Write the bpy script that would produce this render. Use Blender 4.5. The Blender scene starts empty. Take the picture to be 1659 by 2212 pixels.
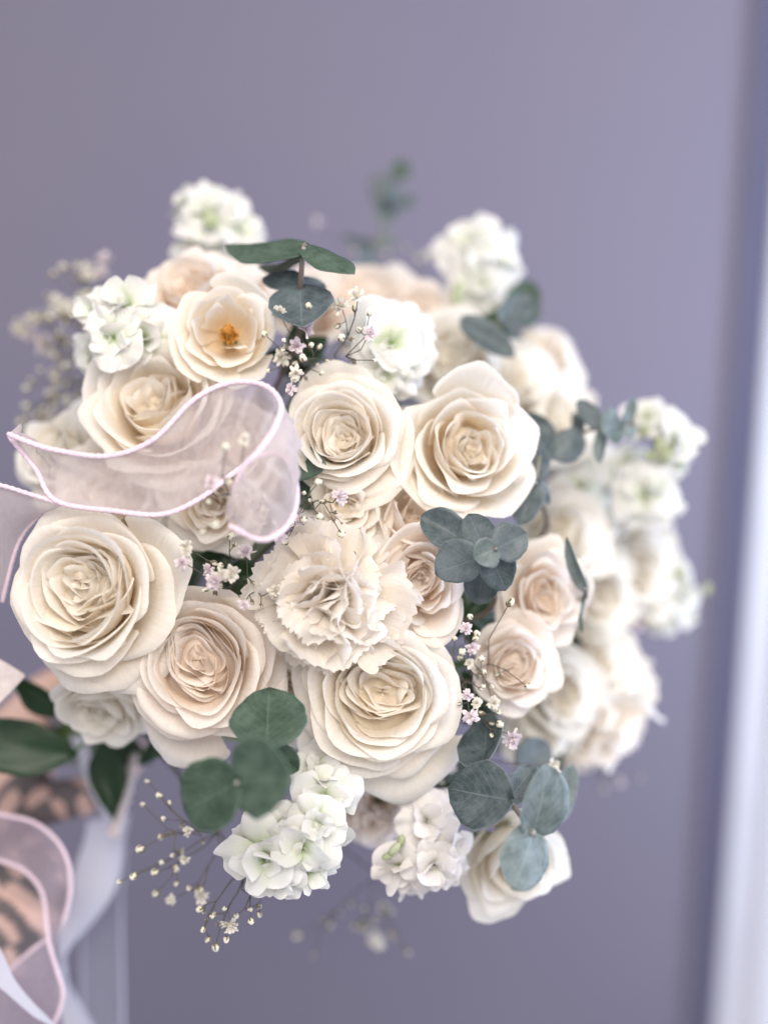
import bpy, math, random
import numpy as np
from mathutils import Matrix, Vector

# ---------------------------------------------------------------- camera, world, light
scene = bpy.context.scene
COL = scene.collection
PITCH = math.radians(13.5)
FPX = 2630.0                      # focal length in pixels of a 1659 x 2212 picture
CAM = np.array((0.0, 0.0, 1.40))
RIGHT = np.array((1.0, 0.0, 0.0))
FWD = np.array((0.0, math.cos(PITCH), -math.sin(PITCH)))
UP = np.array((0.0, math.sin(PITCH), math.cos(PITCH)))

cam_data = bpy.data.cameras.new('camera')
cam = bpy.data.objects.new('camera', cam_data)
COL.objects.link(cam)
cam.location = CAM
cam.rotation_euler = (math.radians(90) - PITCH, 0, 0)
cam_data.sensor_fit = 'HORIZONTAL'
cam_data.sensor_width = 36.0
cam_data.lens = 36.0 * FPX / 1659.0
cam_data.clip_start = 0.02
cam_data.clip_end = 60
cam_data.dof.use_dof = True
cam_data.dof.focus_distance = 0.612
cam_data.dof.aperture_fstop = 2.1
scene.camera = cam

world = bpy.data.worlds.new('World')
scene.world = world
world.use_nodes = True
bg = world.node_tree.nodes['Background']
bg.inputs[0].default_value = (0.85, 0.83, 0.89, 1)
bg.inputs[1].default_value = 0.80

def area(name, loc, target, size, size_y, power, color):
    d = bpy.data.lights.new(name, 'AREA')
    d.shape = 'RECTANGLE'; d.size = size; d.size_y = size_y
    d.energy = power; d.color = color
    o = bpy.data.objects.new(name, d); COL.objects.link(o)
    o.location = loc
    o.rotation_euler = (Vector(target) - Vector(loc)).to_track_quat('-Z', 'Y').to_euler()
    return o
area('window_light', (1.25, 0.90, 1.22), (0.0, 1.10, 1.2), 0.7, 1.2, 25, (0.64, 0.76, 1.0))
area('room_light', (0.10, -0.30, 2.05), (0.0, 0.7, 1.25), 0.9, 0.7, 21.5, (1.0, 0.93, 0.84))

scene.view_settings.view_transform = 'Standard'
scene.view_settings.look = 'None'
scene.view_settings.exposure = 0.0
scene.view_settings.gamma = 1.0
scene.view_settings.use_curve_mapping = False
scene.render.engine = 'CYCLES'
cy = scene.cycles
cy.use_denoising = True
cy.max_bounces = 10; cy.diffuse_bounces = 7; cy.glossy_bounces = 3
cy.transmission_bounces = 6; cy.transparent_max_bounces = 12
cy.sample_clamp_indirect = 6.0

# ---------------------------------------------------------------- helpers
rng = np.random.default_rng(11)
PI = math.pi

def dm(d):
    return d if d < 0.66 else 0.66 + (d - 0.66) * 1.22       # the far side of the dome reaches deeper
def P(x, y, d):
    d = dm(d)
    return CAM + FWD * d + RIGHT * ((x - 829.5) / FPX * d) + UP * (-(y - 1106.0) / FPX * d)
def N(a, b, c):
    v = RIGHT * a + UP * b - FWD * c
    return v / np.linalg.norm(v)
def unit(v):
    v = np.asarray(v, float)
    return v / (np.linalg.norm(v) + 1e-12)
def frame(n, spin=0.0):
    """3x3 whose z column is n"""
    n = unit(n)
    ref = UP if abs(np.dot(n, UP)) < 0.95 else RIGHT
    x = unit(np.cross(ref, n)); y = np.cross(n, x)
    c, s = math.cos(spin), math.sin(spin)
    return np.stack([x * c + y * s, -x * s + y * c, n], axis=1)

def link(o, parent=None):
    COL.objects.link(o)
    if parent is not None: o.parent = parent
    return o
def tag(o, label, cat, group=None):
    o['label'] = label; o['category'] = cat
    if group: o['group'] = group
    return o
def empty(name, loc, rot=None):
    o = bpy.data.objects.new(name, None)
    o.empty_display_size = 0.01
    link(o)
    M = Matrix.Translation(Vector([float(c) for c in loc]))
    if rot is not None:
        M = M @ Matrix([[float(c) for c in r] for r in rot]).to_4x4()
    o.matrix_world = M
    return o

_gf = {}
def grid_faces(nu, nv, closed=False):
    k = (nu, nv, closed)
    if k not in _gf:
        f = []
        for j in range(nv - 1):
            for i in range(nu if closed else nu - 1):
                a = j * nu + i; b = j * nu + (i + 1) % nu
                f.append((a, b, b + nu, a + nu))
        _gf[k] = f
    return _gf[k]

def mesh(name, verts, faces, mat, uv=None, smooth=True):
    me = bpy.data.meshes.new(name)
    me.from_pydata([tuple(v) for v in np.asarray(verts, float).tolist()], [], faces)
    if smooth: me.polygons.foreach_set('use_smooth', np.ones(len(me.polygons), bool))
    if uv is not None:
        l = me.uv_layers.new(name='UVMap')
        idx = np.empty(len(me.loops), np.int32); me.loops.foreach_get('vertex_index', idx)
        l.data.foreach_set('uv', np.asarray(uv, np.float32)[idx].ravel())
    me.materials.append(mat)
    me.update()
    return me
def obj(name, me, parent=None):
    return link(bpy.data.objects.new(name, me), parent)

def catmull(pts, n):
    pts = np.asarray(pts, float)
    if len(pts) < 2: return pts
    p = np.vstack([2 * pts[0] - pts[1], pts, 2 * pts[-1] - pts[-2]])
    out = []
    for i in range(len(pts) - 1):
        p0, p1, p2, p3 = p[i], p[i + 1], p[i + 2], p[i + 3]
        for t in np.linspace(0, 1, n, endpoint=False):
            out.append(0.5 * ((2 * p1) + (-p0 + p2) * t + (2 * p0 - 5 * p1 + 4 * p2 - p3) * t * t + (-p0 + 3 * p1 - 3 * p2 + p3) * t ** 3))
    out.append(pts[-1])
    return np.array(out)

def tube_geo(pts, r0, r1=None, sides=6, twist=0.0, lobes=0.0):
    pts = np.asarray(pts, float)
    n = len(pts); r1 = r0 if r1 is None else r1
    tang = np.gradient(pts, axis=0)
    tang /= (np.linalg.norm(tang, axis=1, keepdims=True) + 1e-12)
    ref = np.array((0.31, 0.2, 0.93)) if abs(np.dot(tang[0], (0.31, 0.2, 0.93))) < 0.9 else np.array((1.0, 0, 0))
    V = []; uv = []
    x = unit(np.cross(tang[0], ref))
    s = 0.0
    for i in range(n):
        x = unit(x - tang[i] * np.dot(x, tang[i])); y = np.cross(tang[i], x)
        r = r0 + (r1 - r0) * i / max(n - 1, 1)
        if i: s += np.linalg.norm(pts[i] - pts[i - 1])
        for k in range(sides):
            a = 2 * PI * k / sides
            rr = r * (1 + lobes * math.cos(2 * a + twist * s))
            V.append(pts[i] + (x * math.cos(a) + y * math.sin(a)) * rr); uv.append((k / sides, s * 100))
    F = list(grid_faces(sides, n, True))
    b = len(V)
    V.append(pts[0]); V.append(pts[-1]); uv += [(0, 0), (0, s * 100)]
    for k in range(sides):
        F.append((b, (k + 1) % sides, k)); F.append((b + 1, (n - 1) * sides + k, (n - 1) * sides + (k + 1) % sides))
    return np.array(V), F, uv
def join(parts):
    V = []; F = []; U = []; o = 0
    for v, f, u in parts:
        V.append(np.asarray(v)); F += [tuple(i + o for i in q) for q in f]; U += list(u); o += len(v)
    return np.vstack(V), F, U

# ---------------------------------------------------------------- materials
def new_mat(name):
    m = bpy.data.materials.new(name); m.use_nodes = True
    nt = m.node_tree; nt.nodes.clear()
    return m, nt, nt.nodes, nt.links
def node(nt, t, **kw):
    n = nt.nodes.new(t)
    for k, v in kw.items(): setattr(n, k, v)
    return n
def ramp(nt, fac, stops):
    r = node(nt, 'ShaderNodeValToRGB')
    e = r.color_ramp.elements
    while len(e) < len(stops): e.new(0.5)
    for q, (p, c) in zip(e, stops):
        q.position = p; q.color = (*c, 1)
    nt.links.new(fac, r.inputs[0])
    return r.outputs[0]
def mathn(nt, op, a, b=None):
    m = node(nt, 'ShaderNodeMath', operation=op)
    for i, v in enumerate((a, b)):
        if v is None: continue
        if isinstance(v, (int, float)): m.inputs[i].default_value = v
        else: nt.links.new(v, m.inputs[i])
    return m.outputs[0]
def mixc(nt, fac, a, b, mode='MIX'):
    m = node(nt, 'ShaderNodeMix', data_type='RGBA', blend_type=mode)
    for i, v in ((0, fac), (6, a), (7, b)):
        if isinstance(v, (int, float)): m.inputs[i].default_value = v
        elif isinstance(v, tuple): m.inputs[i].default_value = (*v, 1)
        else: nt.links.new(v, m.inputs[i])
    return m.outputs[2]

def petal_material(name, base, mid, edge, trans=0.34, rough=0.55, vein=0.25, p_mid=0.45, blotch=0.10):
    m, nt, nd, lk = new_mat(name)
    uv = node(nt, 'ShaderNodeUVMap'); uv.uv_map = 'UVMap'
    sp = node(nt, 'ShaderNodeSeparateXYZ'); lk.new(uv.outputs[0], sp.inputs[0])
    col = ramp(nt, sp.outputs[1], [(0.0, base), (p_mid, mid), (0.93, edge), (1.0, tuple(min(1, c * 1.04) for c in edge))])
    oi = node(nt, 'ShaderNodeObjectInfo')
    geo = node(nt, 'ShaderNodeTexCoord')
    nz = node(nt, 'ShaderNodeTexNoise'); nz.inputs['Scale'].default_value = 70; nz.inputs['Detail'].default_value = 4
    lk.new(geo.outputs['Object'], nz.inputs['Vector'])
    var = mathn(nt, 'MULTIPLY_ADD', nz.outputs[0], blotch); 
    var.node.inputs[2].default_value = 1 - blotch * 0.55
    rv = mathn(nt, 'MULTIPLY_ADD', oi.outputs['Random'], 0.07); rv.node.inputs[2].default_value = 0.965
    vv = mathn(nt, 'MULTIPLY', var, rv)
    hs = node(nt, 'ShaderNodeHueSaturation'); lk.new(vv, hs.inputs['Value']); lk.new(col, hs.inputs['Color'])
    sat = mathn(nt, 'MULTIPLY_ADD', oi.outputs['Random'], 0.3); sat.node.inputs[2].default_value = 0.85
    lk.new(sat, hs.inputs['Saturation'])
    n2 = node(nt, 'ShaderNodeTexNoise'); n2.inputs['Scale'].default_value = 190; n2.inputs['Detail'].default_value = 2
    lk.new(geo.outputs['Object'], n2.inputs['Vector'])
    bruise = mathn(nt, 'MULTIPLY', mathn(nt, 'GREATER_THAN', n2.outputs[0], 0.735), 0.16)
    col = mixc(nt, bruise, col, (0.62, 0.46, 0.30)); lk.new(col, hs.inputs['Color'])
    # veins and fine crinkle
    mp = node(nt, 'ShaderNodeMapping'); mp.inputs['Scale'].default_value = (26, 2.2, 1); lk.new(uv.outputs[0], mp.inputs[0])
    vn = node(nt, 'ShaderNodeTexNoise'); vn.inputs['Scale'].default_value = 1.5; vn.inputs['Detail'].default_value = 5
    lk.new(mp.outputs[0], vn.inputs['Vector'])
    cr = node(nt, 'ShaderNodeTexNoise'); cr.inputs['Scale'].default_value = 260; cr.inputs['Detail'].default_value = 3
    lk.new(geo.outputs['Object'], cr.inputs['Vector'])
    hsum = mathn(nt, 'MULTIPLY_ADD', cr.outputs[0], 0.45); lk.new(vn.outputs[0], hsum.node.inputs[2])
    bp = node(nt, 'ShaderNodeBump'); bp.inputs['Strength'].default_value = vein; bp.inputs['Distance'].default_value = 0.0012
    lk.new(hsum, bp.inputs['Height'])
    vcol = ramp(nt, vn.outputs[0], [(0.36, (0.90, 0.86, 0.80)), (0.60, (1.0, 1.0, 1.0))])
    hs = mixc(nt, 0.33, hs.outputs[0], vcol, 'MULTIPLY').node
    hs_out = hs.outputs[2]
    pr = node(nt, 'ShaderNodeBsdfPrincipled')
    lk.new(hs_out, pr.inputs['Base Color']); lk.new(bp.outputs[0], pr.inputs['Normal'])
    pr.inputs['Roughness'].default_value = rough
    pr.inputs['Specular IOR Level'].default_value = 0.22
    pr.inputs['Sheen Weight'].default_value = 0.12
    pr.inputs['Sheen Roughness'].default_value = 0.4
    tr = node(nt, 'ShaderNodeBsdfTranslucent'); lk.new(hs_out, tr.inputs[0]); lk.new(bp.outputs[0], tr.inputs[1])
    mx = node(nt, 'ShaderNodeMixShader'); mx.inputs[0].default_value = trans
    lk.new(pr.outputs[0], mx.inputs[1]); lk.new(tr.outputs[0], mx.inputs[2])
    out = node(nt, 'ShaderNodeOutputMaterial'); lk.new(mx.outputs[0], out.inputs[0])
    return m

def simple(name, color, rough=0.6, noise=0.0, nscale=40, color2=None, spec=0.3, trans=0.0, bump=0.0):
    m, nt, nd, lk = new_mat(name)
    pr = node(nt, 'ShaderNodeBsdfPrincipled')
    pr.inputs['Roughness'].default_value = rough; pr.inputs['Specular IOR Level'].default_value = spec
    g = node(nt, 'ShaderNodeTexCoord')
    nz = node(nt, 'ShaderNodeTexNoise'); nz.inputs['Scale'].default_value = nscale; nz.inputs['Detail'].default_value = 4
    lk.new(g.outputs['Object'], nz.inputs['Vector'])
    c2 = color2 or tuple(c * (1 - noise) for c in color)
    col = ramp(nt, nz.outputs[0], [(0.35, color), (0.68, c2)])
    lk.new(col, pr.inputs['Base Color'])
    if bump:
        bp = node(nt, 'ShaderNodeBump'); bp.inputs['Strength'].default_value = bump; bp.inputs['Distance'].default_value = 0.001
        lk.new(nz.outputs[0], bp.inputs['Height']); lk.new(bp.outputs[0], pr.inputs['Normal'])
    out = node(nt, 'ShaderNodeOutputMaterial')
    if trans:
        tr = node(nt, 'ShaderNodeBsdfTranslucent'); lk.new(col, tr.inputs[0])
        mx = node(nt, 'ShaderNodeMixShader'); mx.inputs[0].default_value = trans
        lk.new(pr.outputs[0], mx.inputs[1]); lk.new(tr.outputs[0], mx.inputs[2]); lk.new(mx.outputs[0], out.inputs[0])
    else: lk.new(pr.outputs[0], out.inputs[0])
    return m

def leaf_material(name, dark, bloom, amount=0.5, rough=0.5, vein_col=None, trans=0.08):
    m, nt, nd, lk = new_mat(name)
    uv = node(nt, 'ShaderNodeUVMap'); uv.uv_map = 'UVMap'
    sp = node(nt, 'ShaderNodeSeparateXYZ'); lk.new(uv.outputs[0], sp.inputs[0])
    g = node(nt, 'ShaderNodeTexCoord'); oi = node(nt, 'ShaderNodeObjectInfo')
    n1 = node(nt, 'ShaderNodeTexNoise'); n1.inputs['Scale'].default_value = 120; n1.inputs['Detail'].default_value = 7; n1.inputs['Roughness'].default_value = 0.7
    lk.new(g.outputs['Object'], n1.inputs['Vector'])
    f = mathn(nt, 'MULTIPLY_ADD', oi.outputs['Random'], 0.22); lk.new(n1.outputs[0], f.node.inputs[2])
    col = ramp(nt, f, [(0.42 + 0.2 * (0.5 - amount), dark), (0.80 + 0.3 * (0.5 - amount), bloom)])
    # midrib and side veins
    au = mathn(nt, 'ABSOLUTE', mathn(nt, 'SUBTRACT', sp.outputs[0], 0.5))
    mid = mathn(nt, 'LESS_THAN', au, 0.011)
    ph = mathn(nt, 'SUBTRACT', mathn(nt, 'MULTIPLY', sp.outputs[1], 8.0), mathn(nt, 'MULTIPLY', au, 7.0))
    vn = node(nt, 'ShaderNodeTexNoise'); vn.inputs['Scale'].default_value = 60; lk.new(g.outputs['Object'], vn.inputs['Vector'])
    ph = mathn(nt, 'ADD', ph, mathn(nt, 'MULTIPLY', vn.outputs[0], 0.9))
    fr = mathn(nt, 'FRACT', ph)
    side = mathn(nt, 'MULTIPLY', mathn(nt, 'LESS_THAN', fr, 0.09), 0.35)
    vm = mathn(nt, 'MULTIPLY', mathn(nt, 'MAXIMUM', mathn(nt, 'MULTIPLY', mid, 0.6), side), 0.6)
    vc = vein_col or tuple(min(1, c * 1.5 + 0.04) for c in bloom)
    col2 = mixc(nt, vm, col, vc)
    rim = mathn(nt, 'MULTIPLY', mathn(nt, 'GREATER_THAN', au, 0.487), 0.5)
    col3 = mixc(nt, rim, col2, vc)
    bp = node(nt, 'ShaderNodeBump'); bp.inputs['Strength'].default_value = 0.35; bp.inputs['Distance'].default_value = 0.0008
    hh = mathn(nt, 'SUBTRACT', mathn(nt, 'MULTIPLY', n1.outputs[0], 0.6), vm); lk.new(hh, bp.inputs['Height'])
    pr = node(nt, 'ShaderNodeBsdfPrincipled'); lk.new(col3, pr.inputs['Base Color']); lk.new(bp.outputs[0], pr.inputs['Normal'])
    pr.inputs['Roughness'].default_value = rough; pr.inputs['Specular IOR Level'].default_value = 0.4
    tr = node(nt, 'ShaderNodeBsdfTranslucent'); tr.inputs[0].default_value = (dark[0] * 2, dark[1] * 3, dark[2] * 1.3, 1)
    mx = node(nt, 'ShaderNodeMixShader'); mx.inputs[0].default_value = trans
    lk.new(pr.outputs[0], mx.inputs[1]); lk.new(tr.outputs[0], mx.inputs[2])
    out = node(nt, 'ShaderNodeOutputMaterial'); lk.new(mx.outputs[0], out.inputs[0])
    return m

def organza_material(name, tint, alpha=0.55, weave=900, gloss=0.35):
    m, nt, nd, lk = new_mat(name)
    uv = node(nt, 'ShaderNodeUVMap'); uv.uv_map = 'UVMap'
    w = []
    for ax in (0, 1):
        wv = node(nt, 'ShaderNodeTexWave'); wv.bands_direction = 'XY'[ax]; wv.inputs['Scale'].default_value = weave / 20
        wv.inputs['Distortion'].default_value = 2.5; wv.inputs['Detail'].default_value = 1
        lk.new(uv.outputs[0], wv.inputs['Vector']); w.append(wv.outputs['Fac'])
    wsum = mathn(nt, 'MULTIPLY', mathn(nt, 'ADD', w[0], w[1]), 0.5)
    nz = node(nt, 'ShaderNodeTexNoise'); nz.inputs['Scale'].default_value = 9; nz.inputs['Detail'].default_value = 5
    lk.new(uv.outputs[0], nz.inputs['Vector'])
    lw = node(nt, 'ShaderNodeLayerWeight'); lw.inputs[0].default_value = 0.35
    a = mathn(nt, 'ADD', mathn(nt, 'MULTIPLY', wsum, 0.42), alpha - 0.30)
    a = mathn(nt, 'ADD', a, mathn(nt, 'MULTIPLY', lw.outputs['Facing'], 0.35))
    a = mathn(nt, 'ADD', a, mathn(nt, 'MULTIPLY', nz.outputs[0], 0.22))
    a = mathn(nt, 'MINIMUM', a, 0.97)
    bp = node(nt, 'ShaderNodeBump'); bp.inputs['Strength'].default_value = 0.8; bp.inputs['Distance'].default_value = 0.0012
    bh = mathn(nt, 'ADD', mathn(nt, 'MULTIPLY', wsum, 0.5), nz.outputs[0]); lk.new(bh, bp.inputs['Height'])
    pr = node(nt, 'ShaderNodeBsdfPrincipled'); pr.inputs['Base Color'].default_value = (*tint, 1)
    pr.inputs['Roughness'].default_value = 0.30; pr.inputs['Specular IOR Level'].default_value = gloss * 1.6
    pr.inputs['Sheen Weight'].default_value = 0.5; lk.new(bp.outputs[0], pr.inputs['Normal'])
    tr = node(nt, 'ShaderNodeBsdfTranslucent'); tr.inputs[0].default_value = (*tint, 1)
    mx = node(nt, 'ShaderNodeMixShader'); mx.inputs[0].default_value = 0.32
    lk.new(pr.outputs[0], mx.inputs[1]); lk.new(tr.outputs[0], mx.inputs[2])
    tp = node(nt, 'ShaderNodeBsdfTransparent')
    m2 = node(nt, 'ShaderNodeMixShader'); lk.new(a, m2.inputs[0]); lk.new(tp.outputs[0], m2.inputs[1]); lk.new(mx.outputs[0], m2.inputs[2])
    out = node(nt, 'ShaderNodeOutputMaterial'); lk.new(m2.outputs[0], out.inputs[0])
    return m

M_CREAM = petal_material('rose_cream', (0.91, 0.69, 0.40), (0.92, 0.84, 0.715), (0.925, 0.895, 0.85), trans=0.50, vein=0.32, p_mid=0.55)
M_PEACH = petal_material('rose_blush', (0.91, 0.63, 0.43), (0.91, 0.80, 0.69), (0.925, 0.875, 0.83), trans=0.50, vein=0.32, p_mid=0.55)
M_IVORY = petal_material('rose_ivory', (0.86, 0.77, 0.56), (0.91, 0.865, 0.77), (0.92, 0.90, 0.86), trans=0.50, vein=0.32, p_mid=0.5)
M_CARN = petal_material('carnation_ivory', (0.93, 0.82, 0.62), (0.93, 0.865, 0.77), (0.935, 0.90, 0.86), trans=0.56, vein=0.35)
M_CARN_PINK = petal_material('carnation_blush', (0.84, 0.72, 0.62), (0.89, 0.81, 0.75), (0.90, 0.85, 0.82), trans=0.5, vein=0.35)
M_STOCK = petal_material('stock_white', (0.40, 0.58, 0.16), (0.82, 0.84, 0.77), (0.86, 0.85, 0.85), trans=0.30, rough=0.42, p_mid=0.50, vein=0.3)
M_STOCK_PINK = petal_material('stock_blush', (0.48, 0.60, 0.30), (0.86, 0.84, 0.81), (0.88, 0.84, 0.83), trans=0.36, rough=0.45, p_mid=0.38, vein=0.3)
M_EUC_BLUE = leaf_material('eucalyptus_blue', (0.038, 0.058, 0.062), (0.132, 0.162, 0.178), 0.55)
M_EUC_GREEN = leaf_material('eucalyptus_green', (0.016, 0.042, 0.022), (0.075, 0.118, 0.088), 0.45)
M_EUC_PALE = leaf_material('eucalyptus_pale', (0.075, 0.105, 0.105), (0.200, 0.245, 0.250), 0.6)
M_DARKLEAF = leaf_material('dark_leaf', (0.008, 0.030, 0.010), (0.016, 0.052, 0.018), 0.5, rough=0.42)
M_STEM = simple('stem_green', (0.12, 0.20, 0.07), 0.6, color2=(0.07, 0.13, 0.05))
M_STEM_LIGHT = simple('stem_light_green', (0.38, 0.46, 0.25), 0.6, color2=(0.27, 0.36, 0.16), trans=0.15)
M_BUDGREEN = simple('bud_pale_green', (0.50, 0.54, 0.37), 0.6, color2=(0.36, 0.43, 0.22), nscale=200, trans=0.2)
M_TWIG = simple('twig_brown', (0.12, 0.095, 0.085), 0.7, color2=(0.075, 0.08, 0.055))
M_EUCSTEM = simple('eucalyptus_stem', (0.20, 0.20, 0.16), 0.6, color2=(0.14, 0.10, 0.09))
M_NODE = simple('eucalyptus_node', (0.40, 0.42, 0.40), 0.8, color2=(0.14, 0.10, 0.08), nscale=500)
M_GYP_W = simple('gypsophila_white', (0.86, 0.83, 0.78), 0.6, color2=(0.74, 0.70, 0.60), nscale=300, trans=0.3)
M_GYP_P = simple('gypsophila_pink', (0.84, 0.79, 0.80), 0.6, color2=(0.78, 0.66, 0.71), nscale=300, trans=0.3)
M_BUD = simple('gypsophila_bud', (0.74, 0.72, 0.62), 0.6, color2=(0.56, 0.54, 0.40), nscale=400)
M_CALYX = simple('gypsophila_calyx', (0.13, 0.10, 0.08), 0.7, color2=(0.20, 0.17, 0.10), nscale=400)
M_STAMEN = simple('stamen_orange', (0.62, 0.30, 0.06), 0.7, color2=(0.38, 0.16, 0.03), nscale=600)
M_WIRE = simple('ribbon_edge_pink', (0.74, 0.60, 0.68), 0.6, color2=(0.66, 0.52, 0.61), nscale=400)
M_ORG = organza_material('organza_pink', (0.97, 0.85, 0.88), 0.60)
M_ORG_LILAC = organza_material('organza_lilac', (0.56, 0.44, 0.54), 0.62)
M_ORG_BLUE = organza_material('organza_blue', (0.55, 0.58, 0.74), 0.55)
M_SATIN = simple('satin_white', (0.66, 0.67, 0.78), 0.35, color2=(0.60, 0.62, 0.76), nscale=30, spec=0.5, trans=0.3)
M_CORD = simple('satin_cream', (0.74, 0.66, 0.64), 0.5, color2=(0.62, 0.54, 0.54), nscale=200, trans=0.1)

# ---------------------------------------------------------------- setting: wall and door casing
def box(name, lo, hi, mat, parent=None, bevel=0.0):
    x0, y0, z0 = lo; x1, y1, z1 = hi
    v = [(x0, y0, z0), (x1, y0, z0), (x1, y1, z0), (x0, y1, z0), (x0, y0, z1), (x1, y0, z1), (x1, y1, z1), (x0, y1, z1)]
    f = [(0, 3, 2, 1), (4, 5, 6, 7), (0, 1, 5, 4), (1, 2, 6, 5), (2, 3, 7, 6), (3, 0, 4, 7)]
    o = obj(name, mesh(name, v, f, mat, smooth=False), parent)
    if bevel:
        b = o.modifiers.new('bevel', 'BEVEL'); b.width = bevel; b.segments = 3
    return o
M_WALL = simple('wall_paint', (0.202, 0.184, 0.234), 0.85, color2=(0.186, 0.174, 0.230), nscale=2.2, spec=0.15, bump=0.03)
M_TRIM = simple('white_trim', (0.68, 0.68, 0.73), 0.5, color2=(0.63, 0.63, 0.69), nscale=6)
WY = 1.60
w = box('wall', (-1.6, WY, 0.0), (0.62, WY + 0.1, 2.7), M_WALL); w['kind'] = 'structure'
M_STRIP_SHADE = simple('strip_shade_tone', (0.120, 0.118, 0.185), 0.7, color2=(0.112, 0.110, 0.176), nscale=4, spec=0.2)  # board replacing a wall return, the shade of its side put into the colour
w2 = box('wall_shade_strip', (0.459, WY - 0.012, 0.0), (0.4945, WY - 0.003, 2.7), M_STRIP_SHADE, bevel=0.003); w2['kind'] = 'structure'
casing = empty('door_casing', (0.495, WY - 0.003, 0.0))
tag(casing, 'white painted door casing at the right edge beside the lavender wall', 'door casing')
box('casing_board', (0.000, -0.020, 0.0), (0.026, -0.002, 2.7), M_TRIM, casing, 0.004)
box('casing_board', (0.028, -0.014, 0.0), (0.044, -0.002, 2.7), M_TRIM, casing, 0.003)
box('casing_board', (0.046, -0.030, 0.0), (0.140, -0.002, 2.7), M_TRIM, casing, 0.006)

# ---------------------------------------------------------------- flower building
BIND = P(255, 1530, 0.78)
def wobble(V, amp, size, ph):
    """one smooth displacement field for a whole bloom, so neighbours move together"""
    D = np.zeros_like(V)
    for k in range(3):
        for a in range(3):
            kv = np.array((math.sin(ph + k * 2.1 + a), math.cos(ph * 1.7 + k * 1.3 + a * 2.4), math.sin(ph * 0.6 + k * 3.3 + a * 1.1)))
            D[:, a] += np.sin(V @ kv * (2.2 + k * 1.6) / size + ph * (k + 1) + a * 1.9) / (k + 1.3)
    return V + D * amp * 0.5

def rose_petal(R, H, th, Rr, zr, lam, alpha, rollA, rollL, point, wave, kw, ph, spiral, nu=15, nv=14, sag=0.0, tipdrop=0.24):
    u = np.linspace(-1, 1, nu)
    nb = nv - 5
    out = np.zeros((nv, nu, 3)); uvs = np.zeros((nv, nu, 2))
    for i, uu in enumerate(u):
        top = 1 - tipdrop * abs(uu) ** 2.6
        tt = np.linspace(0, 1, nb) * top
        P0 = np.array((0.04 * R, 0.0)); P3 = np.array((Rr, zr))
        ll = 0.42 * zr + 0.12 * Rr
        P2 = P3 - ll * np.array((math.sin(lam), math.cos(lam)))
        P1 = np.array((0.50 * Rr + 0.08 * R, 0.06 * zr))
        b = ((1 - tt) ** 3)[:, None] * P0 + (3 * tt * (1 - tt) ** 2)[:, None] * P1 + (3 * tt ** 2 * (1 - tt))[:, None] * P2 + (tt ** 3)[:, None] * P3
        d = b[-1] - b[-2]
        ang = math.atan2(d[0], d[1])
        ctr = math.exp(-(uu / 0.22) ** 2)
        A = rollA * (0.75 + 0.35 * math.sin(2.3 * uu + ph)) * (1 - 0.45 * point * ctr)
        Lr = rollL * (1 + 0.9 * point * ctr) * (1 - 0.35 * abs(uu) ** 3) * (1 + 0.10 * math.sin(7.3 * uu + 2.1 * ph) + 0.05 * math.sin(15.7 * uu + 3.3 * ph))
        p = b[-1].copy(); rows = [b]
        ex = []
        for s in range(1, 6):
            a2 = ang + A * ((s - 0.5) / 5) ** 1.25
            p = p + Lr / 5 * np.array((math.sin(a2), math.cos(a2)))
            ex.append(p.copy())
        prof = np.vstack([b, np.array(ex)])
        vv = np.concatenate([tt / (1.0) * 0.86, 0.86 * top + (1 - 0.86 * top) * np.arange(1, 6) / 5])
        r, z = prof[:, 0].copy(), prof[:, 1].copy()
        vn = np.linspace(0, 1, nv)
        r *= 1 + spiral * uu * vn
        r += 0.05 * R * max(0, abs(uu) - 0.55) ** 1.5 * vn * 2
        wv = wave * R * (math.sin(kw * uu + ph) + 0.5 * math.sin(2.3 * kw * uu + 1.7 * ph)) * vn ** 3
        wv = wv + 0.0055 * R * math.sin(11 * uu + 2.7 * ph) * vn ** 5
        r += wv * (0.4 + 0.6 * math.cos(lam)); z += wv * 0.6 * abs(math.sin(lam)) + wv * 0.3
        z -= sag * R * vn ** 2
        wid = 0.40 + 0.66 * np.sin(np.clip(vn, 0, 1) * PI * 0.60) ** 1.1
        a = th + alpha * uu * wid
        out[:, i, 0] = r * np.cos(a); out[:, i, 1] = r * np.sin(a); out[:, i, 2] = z
        uvs[:, i, 0] = uu * 0.5 + 0.5; uvs[:, i, 1] = vv
    return out.reshape(-1, 3), grid_faces(nu, nv), uvs.reshape(-1, 2)

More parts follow.
